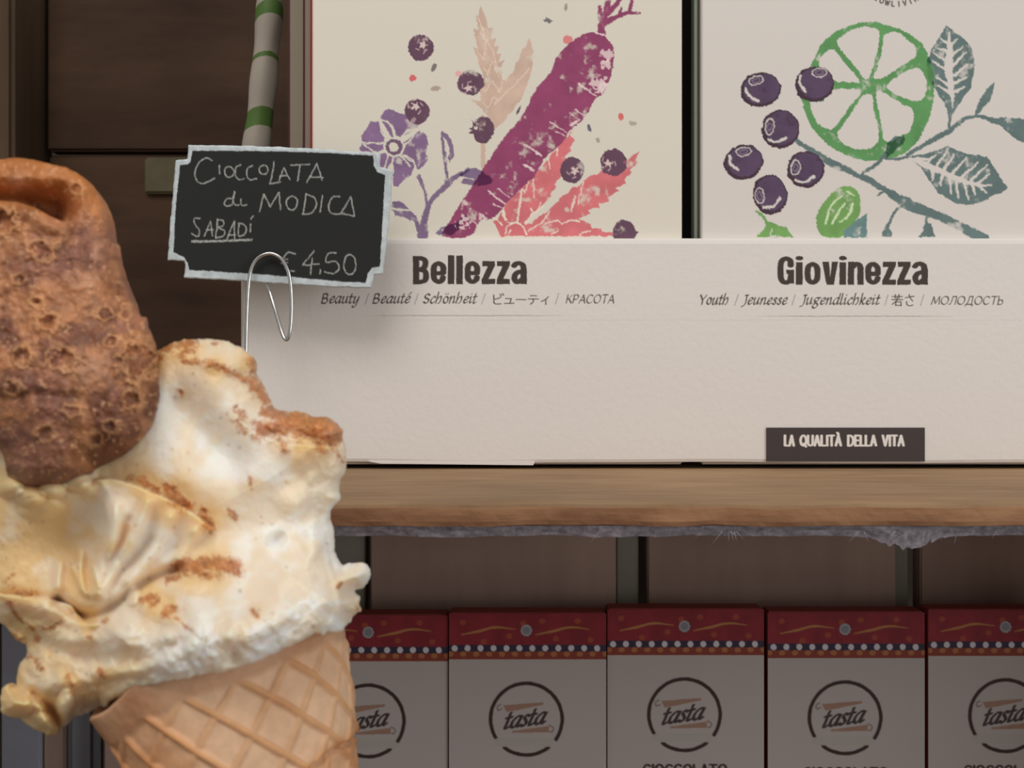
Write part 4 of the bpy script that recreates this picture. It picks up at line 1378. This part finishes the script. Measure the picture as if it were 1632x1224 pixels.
def cone_mesh():
    nth, nh = 520, 260
    Lc = 1290.0
    th = np.linspace(-math.pi, math.pi, nth, endpoint=False)
    hs = np.concatenate([np.linspace(0, 260, 200), np.linspace(264, Lc, 60)])
    TH, HS = np.meshgrid(th, hs)
    top = -46 - 10 * np.sin(TH) + 26 * np.exp(-((np.degrees(TH) + 78) / 38) ** 2) + 3 * np.sin(5 * TH + 1) + 1.5 * np.sin(11 * TH)
    HH = np.where(HS < 260, top + (260 - top) * HS / 260, HS)
    sina = R0 / Lc
    rad = R0 * (1 - HH / Lc) + 0 * TH
    s = (Lc - HH) / math.cos(math.asin(sina))
    phi = TH * sina
    u = s * np.cos(phi)
    v = s * np.sin(phi)
    a39 = math.radians(41)
    wob = (fbm(u, v, 60, 2, 3) - .5) * 7
    g1 = u * math.sin(a39) - v * math.cos(a39) + wob + 22
    g2 = u * math.sin(a39) + v * math.cos(a39) + wob + 5

    def ridge(g, sp, w):
        m = np.abs((g / sp) % 1 - .5) * sp          # distance from ridge centre
        return np.exp(-(m / w) ** 4)
    seam = 131 + (90 - np.degrees(TH)) * .36 + 5 * np.sin(TH * 6)
    inner = HH > seam
    g1 = np.where(inner, g1 + 20, g1)
    rg = np.maximum(ridge(g1, 56, 5.5) * .55, ridge(g2, 56, 5.0))
    band = sstep(HH - top, 44, 58)
    rg = rg * (band)
    off = rg * 7 + 3.5 * (1 - band) + (fbm(u, v, 26, 4, 7) - .5) * 4
    off = off + np.where(inner, 0, 7) * sstep(np.degrees(TH), -120, -60)
    off = off - 5 * np.exp(-((HH - seam - 5) / 6) ** 2)
    lip = np.clip((HH - top) / 6, 0, 1)
    off = off - 4 * (1 - lip) ** 2
    off = off + 18 * sstep(75 - HH, 0, 95) * np.exp(-((np.degrees(TH) + 88) / 32) ** 2)
    rad = rad + off
    O = np.array(Cc)
    A = np.array(adir) * px_c
    Rv = np.array(rdir) * px_c
    Vv = np.array(vdir) * px_c
    V = O + HH[..., None] * A + (np.sin(TH) * rad)[..., None] * Rv - (np.cos(TH) * rad)[..., None] * Vv
    # inner wall
    Vi = O + HH[:1][..., None] * A + (np.sin(TH[:1]) * (rad[:1] - 14))[..., None] * Rv - (np.cos(TH[:1]) * (rad[:1] - 14))[..., None] * Vv
    Vj = O + (HH[:1] + 200)[..., None] * A + (np.sin(TH[:1]) * (rad[:1] - 50))[..., None] * Rv - (np.cos(TH[:1]) * (rad[:1] - 50))[..., None] * Vv
    n_rows = len(hs)
    allV = np.concatenate([Vj, Vi, V]).reshape(-1, 3)
    M = n_rows + 2
    idx = np.arange(M * nth).reshape(M, nth)
    nx = np.roll(idx, -1, axis=1)
    Fq = np.stack([idx[:-1], idx[1:], nx[1:], nx[:-1]], -1).reshape(-1, 4)[:, ::-1]
    tone = (fbm(u, v, 90, 3, 12) - .5)[..., None]
    cellc = rgb((226, 186, 150))
    ridc = rgb((214, 160, 112))
    C = cellc * (1 - rg[..., None]) + ridc * rg[..., None]
    C = C * (1 + tone * .3)
    br = sstep(fbm(u, v, 120, 2, 33) + .25 * sstep(-np.degrees(TH), -30, 60), .45, .85)[..., None]  # toasted patches, left side browned further as painted shade
    C = C * (1 - br * np.array([.24, .38, .5]))
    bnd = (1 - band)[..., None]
    C = C * (1 - bnd * np.array([.24, .32, .36]))  # plain rim band darkened to paint contact shade under the gelato
    sea = np.exp(-((HH - seam + 2) / 6) ** 2)[..., None]
    C = C * (1 - sea * np.array([.05, .15, .3]))
    C2 = np.concatenate([C[:1], C[:1], C]).reshape(-1, 3)
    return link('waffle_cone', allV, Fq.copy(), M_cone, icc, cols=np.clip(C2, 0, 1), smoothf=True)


cone_mesh()

gel = [(243, 565), (262, 552), (285, 543), (310, 540), (335, 541), (357, 543), (375, 550), (390, 558), (400, 568), (408, 582), (407, 594), (413, 605), (424, 622), (431, 643), (440, 652), (460, 655), (480, 656), (500, 664), (520, 664), (533, 672),
       (545, 686), (545, 700), (550, 715), (552, 735), (550, 755), (542, 768), (541, 785), (541, 798), (528, 811), (527, 830), (531, 845), (532, 870), (536, 890), (542, 900), (553, 900), (566, 898), (580, 900), (590, 911), (588, 924), (580, 938),
       (568, 940), (566, 946), (573, 957), (572, 966), (576, 974), (568, 978), (562, 983), (558, 992), (548, 1003), (538, 1009), (522, 1006), (515, 1013), (505, 1008), (480, 1022), (440, 1040), (400, 1058), (370, 1068), (345, 1073), (320, 1075), (298, 1081), (270, 1085), (240, 1092), (215, 1100),
       (192, 1110), (177, 1119), (171, 1127), (150, 1132), (130, 1140), (115, 1143), (110, 1152), (103, 1157), (95, 1155), (91, 1148), (94, 1160), (90, 1171), (80, 1172), (66, 1167), (50, 1160), (30, 1146), (5, 1138), (0, 1120), (2, 1105), (10, 1092), (25, 1095),
       (27, 1080), (30, 1060), (41, 1045), (40, 1028), (25, 1020), (10, 1000), (-5, 990), (-25, 975), (-40, 940), (-36, 880), (-45, 820), (-30, 770), (-10, 720), (40, 690), (110, 660), (180, 610), (215, 585)]


def gb(X, Y, pts, w, h):
    """soft ridge (h>0) or groove along a line"""
    d = polydist(X, Y, smooth(pts, False, 4), False)
    return h * np.exp(-(d / w) ** 2)


def blob(X, Y, cx, cy, rx, ry, h, an=0.0, p=1.0):
    ca, sa = math.cos(an), math.sin(an)
    u = ((X - cx) * ca + (Y - cy) * sa) / rx
    v = (-(X - cx) * sa + (Y - cy) * ca) / ry
    r2 = u * u + v * v
    pw = .9 if rx * ry < 900 else 1.9
    return h * np.maximum(0, 1 - r2) ** pw if p == 1.0 else h * np.exp(-r2)


def cut(X, Y, pts, w_lo, w_hi, h):
    """ledge: surface raised on the left side of the directed line, falling off away from it"""
    P_ = smooth(pts, False, 4)
    d = polydist(X, Y, P_, False)
    e1 = np.minimum(np.hypot(X - P_[0][0], Y - P_[0][1]), np.hypot(X - P_[-1][0], Y - P_[-1][1]))
    fade = sstep(e1 - d, 0, 16)
    # side from nearest segment
    best = np.full(X.shape, 1e9)
    side = np.zeros(X.shape)
    for i in range(len(P_) - 1):
        di = segdist(X, Y, P_[i], P_[i + 1])
        sg = np.sign((P_[i + 1][0] - P_[i][0]) * (Y - P_[i][1]) - (P_[i + 1][1] - P_[i][1]) * (X - P_[i][0]))
        m = di < best
        best = np.where(m, di, best)
        side = np.where(m, sg, side)
    return fade * np.where(side < 0, h * np.exp(-(d / w_hi) ** 1.5) * sstep(d, -1, 3), -h * .35 * np.exp(-(d / w_lo) ** 2))


def cone_edge(X, Y):
    ca, sa = math.cos(an), math.sin(an)
    ac = (X - cone_c[0]) * ca - (Y - cone_c[1]) * sa
    al = (X - cone_c[0]) * sa + (Y - cone_c[1]) * ca
    hc = np.sqrt(np.maximum((R0 + 26) ** 2 - ac ** 2, 0))
    return (hc + 12 * sstep(hc, 0, 60)) * sstep(al, -240, -40)


def gel_front(X, Y, d):
    base = 62 * np.sqrt(1 - (1 - np.clip(d / 75, 0, 1)) ** 2) + 45 * sstep(d, 20, 220)
    E = cone_edge(X, Y)
    ca, sa = math.cos(an), math.sin(an)
    ac = (X - cone_c[0]) * ca - (Y - cone_c[1]) * sa
    al = (X - cone_c[0]) * sa + (Y - cone_c[1]) * ca
    Ei = R0 * 1.03 / (1 + (ac / 185.0) ** 4) * sstep(al, -240, -30)
    t = sstep(d, 0, 34)
    E = np.maximum(E, E * (1 - t) + Ei * t)
    k = sstep(E, 0, 140)
    rim = 20 * np.sqrt(1 - (1 - np.clip(d / 16, 0, 1)) ** 2) + 10 * sstep(d, 10, 60)
    H = E + base * (1 - .72 * k) + rim * k
    H = H + gb(X, Y, [(300, 560), (350, 620), (390, 690), (405, 740)], 34, 16)
    H = H + gb(X, Y, [(285, 650), (330, 700), (370, 735)], 30, -20)
    H = H + gb(X, Y, [(240, 720), (300, 760), (380, 770)], 40, 8)
    H = H + gb(X, Y, [(250, 600), (240, 660), (200, 720)], 26, 8)
    # ledge of cocoa at the right shoulder
    H = H + cut(X, Y, [(540, 712), (500, 708), (455, 705), (415, 690), (380, 668)], 20, 30, 16)
    H = H + cut(X, Y, [(345, 845), (300, 812), (240, 782), (180, 762), (140, 765)], 26, 60, 20)
    # hollow left and dragged streaks
    H = H + blob(X, Y, 122, 862, 56, 62, -52, .1, 2) + blob(X, Y, 50, 880, 50, 50, -18, 0, 2)
    dx = X - (166 + 3 * np.sin(Y / 13.0))
    H = H + 30 * sstep(dx, -2, 8) * np.exp(-(dx / 48) ** 2) * np.exp(-((Y - 845) / 46) ** 4)
    for p, w, h in [([(185, 805), (178, 860), (160, 905), (150, 945)], 9, 13), ([(235, 800), (215, 850), (180, 905), (160, 945)], 9, 14), ([(270, 825), (250, 870), (205, 925)], 10, 11), ([(310, 850), (275, 900), (215, 945)], 10, 9),
                    ([(205, 830), (190, 890)], 9, -5), ([(240, 860), (200, 910), (175, 945)], 9, -5), ([(130, 880), (128, 910), (136, 945)], 5, 12), ([(118, 905), (130, 940)], 4, 8), ([(96, 900), (92, 935)], 6, 10), ([(150, 905), (158, 935)], 3.5, 8),
                    ([(20, 770), (80, 790), (150, 780)], 22, 9)]:
        H = H + gb(X, Y, p, w, h * 1.5)
    # crevice under the dragged part
    H = H + gb(X, Y, [(92, 958), (120, 978), (150, 980), (190, 960), (230, 930), (280, 905)], 10, -40)
    H = H + cut(X, Y, [(165, 992), (140, 992), (124, 978), (108, 962), (60, 952), (-10, 946)], 8, 26, 22)
    for b_ in [(15, 775, 26, 20, 26), (48, 792, 26, 18, 26), (84, 778, 24, 18, 28), (122, 764, 26, 20, 30), (66, 812, 40, 20, 12), (140, 778, 18, 14, 12)]:
        H = H + blob(X, Y, *b_)
    H = H + blob(X, Y, 60, 968, 62, 22, 15, .15)
    H = H + gb(X, Y, [(20, 995), (60, 1022), (110, 1040), (170, 1052), (215, 1050)], 13, -22)
    for b_ in [(200, 1010, 42, 34, 22, 0), (308, 1022, 18, 34, 20, .2), (280, 1000, 24, 28, 12, .3), (318, 985, 22, 40, 16, -.4), (128, 1022, 52, 22, 12, -.1), (212, 950, 12, 18, 14, .3), (330, 905, 60, 20, 10, -.1), (250, 975, 40, 16, 8, .4), (265, 1015, 16, 12, 10, 0),
               (425, 900, 40, 60, -18, .5), (455, 930, 40, 30, 8, 0), (470, 800, 40, 34, 14, 0), (440, 860, 20, 14, -14, -.5), (500, 860, 22, 50, 12, 0), (420, 990, 110, 36, 12, -.3), (510, 960, 40, 30, 12, 0), (365, 1015, 14, 22, 10, .5), (100, 1085, 50, 24, 10, .2),
               (60, 1060, 20, 20, 6, 0), (160, 1075, 40, 16, 8, -.2), (215, 1065, 40, 14, 8, -.2), (568, 918, 22, 18, 14, 0), (30, 1125, 24, 22, 18, .3), (75, 1150, 28, 14, 22, .3), (104, 1125, 16, 28, 26, .1), (350, 575, 50, 26, 12, .1), (510, 680, 34, 18, 14, .1), (440, 672, 30, 16, 10, 0),
               (300, 935, 46, 22, 8, -.2)]:
        H = H + blob(X, Y, *b_[:4], b_[4] * (1.45 if b_[1] > 940 else 1.1), b_[5])
    H = H + gb(X, Y, [(55, 1105), (78, 1125), (92, 1150)], 8, -34)
    # broken, lumpy surface: stronger low and at the right
    rgh = .14 + .75 * sstep(Y, 930, 1000) + .45 * sstep(X, 430, 500)
    n1 = fbm(X + 3 * Y * .3, Y, 34, 4, 41) - .5
    n2 = fbm(X, Y, 9, 3, 47) - .5
    rdg = 1 - np.abs(fbm(X, Y - X * .4, 46, 3, 52) * 2 - 1)
    edge_in = sstep(d, 0, 12)
    H = H + (n1 * 22 * rgh + n2 * 5 * rgh + (rdg - .8) * 22 * np.minimum(rgh, 1.1)) * edge_in
    cin = cinn(X, Y)
    H = H + cin * (.8 + 11 * (fbm(X, Y, 7, 3, 61) - .42)) * edge_in
    return H


CIN = [([(262, 556), (285, 549), (312, 547)], 10, 1.0), ([(290, 566), (310, 553)], 9, .9), ([(340, 548), (352, 547)], 5, .8), ([(293, 576), (330, 578), (365, 590), (385, 603)], 7, 1.0), ([(245, 572), (260, 568)], 7, .9), ([(300, 612), (292, 626)], 5, .0), ([(400, 575), (404, 590)], 9, 1),
       ([(398, 606), (412, 622), (425, 640)], 13, 1.1), ([(375, 650), (385, 665), (372, 672), (390, 685)], 9, .75), ([(430, 655), (470, 668), (510, 672), (538, 690)], 17, 1.25), ([(415, 685), (450, 680), (500, 690), (535, 700)], 17, 1.2), ([(445, 700), (452, 716)], 9, .9), ([(508, 700), (515, 718)], 9, .8),
       ([(200, 765), (215, 757)], 6, .8), ([(225, 764), (250, 782)], 8, 1.0), ([(270, 778), (285, 800), (300, 806)], 12, 1.1), ([(325, 815), (335, 838)], 10, 1.0), ([(365, 812), (375, 826)], 6, .9), ([(398, 762), (402, 778)], 5, .8), ([(285, 905), (320, 900), (355, 898), (376, 908)], 13, 1.25), ([(270, 925), (300, 912), (350, 918)], 9, .8),
       ([(225, 957), (248, 952), (245, 962)], 8, 1.1), ([(262, 978), (275, 970), (265, 975)], 9, 1.1), ([(280, 985), (305, 1005)], 4, .8), ([(18, 935), (35, 948), (58, 945)], 8, .75), ([(5, 925), (22, 915)], 5, .7), ([(15, 960), (30, 985), (50, 1002), (60, 1020)], 7, .8), ([(70, 1002), (86, 1000)], 6, .9), ([(92, 992), (100, 989)], 4, .7),
       ([(138, 1016), (145, 1015)], 5, .9), ([(45, 1045), (55, 1050), (66, 1065)], 6, .8), ([(108, 1078), (114, 1092)], 5, .9), ([(158, 1068), (166, 1078)], 6, 1), ([(410, 982), (402, 972)], 5, .9), ([(287, 622), (290, 628)], 4, .9), ([(543, 928), (540, 935)], 4, 1), ([(568, 968), (572, 972)], 4, 1), ([(540, 726), (545, 735)], 6, .6), ([(165, 990), (172, 985)], 5, .7), ([(20, 1010), (30, 1020)], 7, .7), ([(120, 1100), (130, 1095)], 5, .6)]


def cinn(X, Y):
    m = np.zeros(X.shape)
    for p, w, k in CIN:
        x0 = min(q[0] for q in p) - 3 * w
        x1 = max(q[0] for q in p) + 3 * w
        y0 = min(q[1] for q in p) - 3 * w
        y1 = max(q[1] for q in p) + 3 * w
        sel = (X > x0) & (X < x1) & (Y > y0) & (Y < y1)
        if not sel.any() or k == 0:
            continue
        d = polydist(X[sel], Y[sel], smooth(p, False, 3) if len(p) > 2 else [np.array(q, float) for q in p], False)
        m[sel] = np.maximum(m[sel], k * np.exp(-(d / w) ** 2))
    n = fbm(X, Y, 8, 4, 71, .9)
    return sstep(m * .8 + (n - .5) * 1.5, .22, .78) * sstep(m, .02, .2)


def gel_col(X, Y, d):
    base = rgb((246, 241, 232)) + 0 * X[..., None]
    warm = rgb((236, 202, 148))
    k = sstep(fbm(X, Y, 60, 4, 81), .42, .62) * .42 + .65 * sstep(-X, -340, -60)  # random warm tone; left side tinted tan to paint in its shade
    m = np.zeros(X.shape)
    for p, w, kk in CIN:
        dd = np.hypot(X - np.mean([q[0] for q in p]), Y - np.mean([q[1] for q in p]))
        m = np.maximum(m, min(kk, 1) * np.exp(-(dd / (w * 3.6)) ** 2) * (1 if w > 6 else .4))
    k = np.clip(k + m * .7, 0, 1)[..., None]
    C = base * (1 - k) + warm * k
    c = cinn(X, Y)[..., None]
    tone = (.45 + 1.1 * fbm(X, Y, 8, 4, 91, .8))[..., None]
    C = C * (1 - c * .85) + rgb((184, 112, 60)) * tone * c * .85
    rs = random.Random(21)
    for _ in range(110):
        x, y, r = rs.uniform(0, 560), rs.uniform(570, 1120), rs.uniform(1.3, 3.2)
        sel = (np.abs(X - x) < 9) & (np.abs(Y - y) < 9)
        w = np.exp(-(np.hypot(X[sel] - x, Y[sel] - y) / r) ** 2)[:, None] * rs.uniform(.25, .6)
        C[sel] = C[sel] * (1 - w) + rgb((150, 125, 85)) * w
    return np.clip(C, 0, 1)


solid('gelato', gel, 1.6, YI, gel_front, lambda X, Y, d: cone_edge(X, Y) * (1 - sstep(d, 0, 40)) - 95 * np.sqrt(1 - (1 - np.clip(d / 130, 0, 1)) ** 2),
      gel_col, M_cream, icc, rough=5.0, rsc=9, edge=cone_edge)

# ---------------------------------------------------------------- fried pastry tube stuck in the gelato
can = [(0, 254), (25, 252), (50, 254), (80, 262), (105, 267), (128, 279), (150, 303), (165, 329), (172, 350), (175, 376), (180, 384), (183, 400), (188, 420), (200, 450), (214, 480), (225, 504), (235, 506), (237, 520), (246, 543), (251, 562), (252, 590), (254, 630),
       (249, 660), (235, 690), (205, 720), (180, 735), (150, 750), (135, 775), (110, 810), (60, 830), (30, 815), (16, 780), (9, 745), (2, 720), (-25, 690), (-75, 650), (-108, 590), (-118, 500), (-112, 400), (-95, 325), (-60, 275), (-30, 259)]
BL = [(66, 398, 21, 16, 9), (78, 513, 17, 15, 9), (98, 572, 22, 17, 10), (38, 567, 15, 13, 8), (222, 572, 26, 30, 12), (211, 636, 14, 17, 9), (145, 588, 30, 26, -5), (3, 350, 20, 22, 10), (60, 484, 9, 9, 5), (165, 500, 14, 10, 6), (140, 445, 16, 14, -6), (56, 480, 9, 7, 5),
      (30, 445, 10, 8, 5), (115, 655, 14, 10, 5), (150, 700, 12, 10, 5), (36, 760, 22, 26, -6), (70, 690, 16, 12, 5), (178, 545, 10, 8, 5), (120, 300, 12, 9, 4), (30, 292, 14, 14, -4), (155, 400, 9, 22, -5), (180, 680, 14, 10, 4), (20, 620, 14, 12, 5), (200, 500, 9, 12, 4)]
rb = random.Random(8)
for _ in range(70):
    BL.append((rb.uniform(-90, 245), rb.uniform(350, 780), rb.uniform(3, 8), rb.uniform(3, 7), rb.choice((-2.6, -2.0, 1.4))))


def lipy(X):
    return np.interp(X, [-120, -60, 0, 30, 55, 80, 100, 112, 122, 135], [345, 326, 321, 323, 331, 345, 354, 352, 340, 322])


def can_edge(X, Y):
    return 70 * sstep(Y, 380, 690) - 105 * sstep(Y, 742, 800)


def can_front(X, Y, d):
    H = can_edge(X, Y) + 84 * np.sqrt(1 - (1 - np.clip(d / 120, 0, 1)) ** 2) * (.55 + .45 * sstep(Y, 250, 420))
    ly = lipy(X)
    hol = sstep(Y, 278, 338) * (Y < ly) * (1 - sstep(X, 85, 135))
    H = H - 105 * hol * sstep(ly - Y, -1, 2)
    H = H + 10 * np.exp(-((Y - ly - 14) / 13) ** 2) * (Y >= ly) * (1 - sstep(X, 95, 140))
    H = H - 14 * np.exp(-(((X - 118) / 12) ** 2 + ((Y - 345) / 14) ** 2))
    H = H + gb(X, Y, [(0, 640), (60, 630), (130, 636)], 10, -7)
    for x, y, rx, ry, h in BL:
        sel = (np.abs(X - x) < 3 * rx) & (np.abs(Y - y) < 3 * ry)
        if not sel.any():
            continue
        wx = (vnoise(X[sel] / 9, Y[sel] / 9, 3) - .5) * .8 + (vnoise(X[sel] / 4, Y[sel] / 4, 6) - .5) * .4
        r = np.hypot((X[sel] - x) / rx, (Y[sel] - y) / ry) + wx
        if h > 0:
            H[sel] += .5 * h * np.exp(-((r - 1) / .36) ** 2) - h * .55 * np.exp(-(r / .75) ** 4)
        else:
            H[sel] += -h * np.exp(-r * r * 1.3)
    e = sstep(d, 0, 10)
    H = H + ((fbm(X, Y, 34, 3, 101) - .5) * 14 + (fbm(X, Y, 13, 4, 107, .6) - .5) * 8) * e
    return H


def can_col(X, Y, d):
    tan = rgb((184, 124, 84))
    brn = rgb((126, 76, 52))
    pur = rgb((158, 104, 84))
    k = sstep(fbm(X, Y, 40, 4, 111), .38, .62)[..., None]
    C = tan * (1 - k) + brn * k
    k2 = sstep(fbm(X, Y, 70, 3, 117), .5, .68)[..., None]
    C = C * (1 - k2 * .6) + pur * k2 * .6
    k3 = (fbm(X, Y, 14, 4, 131, .7) - .5)[..., None]
    C = C * (1 + k3 * 1.0) * .93
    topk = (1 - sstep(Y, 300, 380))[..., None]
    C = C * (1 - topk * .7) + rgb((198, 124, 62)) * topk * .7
    for x, y, rx, ry, h in BL[:24]:
        r = np.hypot((X - x) / rx, (Y - y) / ry)
        if h > 0:
            r = r + (vnoise(X / 9, Y / 9, 3) - .5) * .8 + (vnoise(X / 4, Y / 4, 6) - .5) * .4
            w = np.exp(-((r - 1.05) / .3) ** 2)[..., None] * .5
            C = C * (1 - w) + rgb((214, 158, 106)) * w
            w = np.exp(-(r / .7) ** 4)[..., None] * .3
            C = C * (1 - w) + rgb((120, 66, 44)) * w
        else:
            w = np.exp(-r * r)[..., None] * .5
            C = C * (1 - w) + rgb((208, 158, 128)) * w
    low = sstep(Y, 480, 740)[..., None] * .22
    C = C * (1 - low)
    fl = sstep(fbm(X, Y, 6, 2, 123), .7, .8)[..., None]
    C = C * (1 - fl * .5) + rgb((222, 170, 125)) * fl * .5
    return np.clip(C, 0, 1)


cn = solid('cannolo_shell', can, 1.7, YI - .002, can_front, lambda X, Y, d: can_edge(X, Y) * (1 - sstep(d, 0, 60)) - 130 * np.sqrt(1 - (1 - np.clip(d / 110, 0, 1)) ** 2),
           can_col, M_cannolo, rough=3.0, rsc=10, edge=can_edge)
tag(cn, 'blistered golden-brown fried pastry tube stuck upright in the gelato', 'pastry')
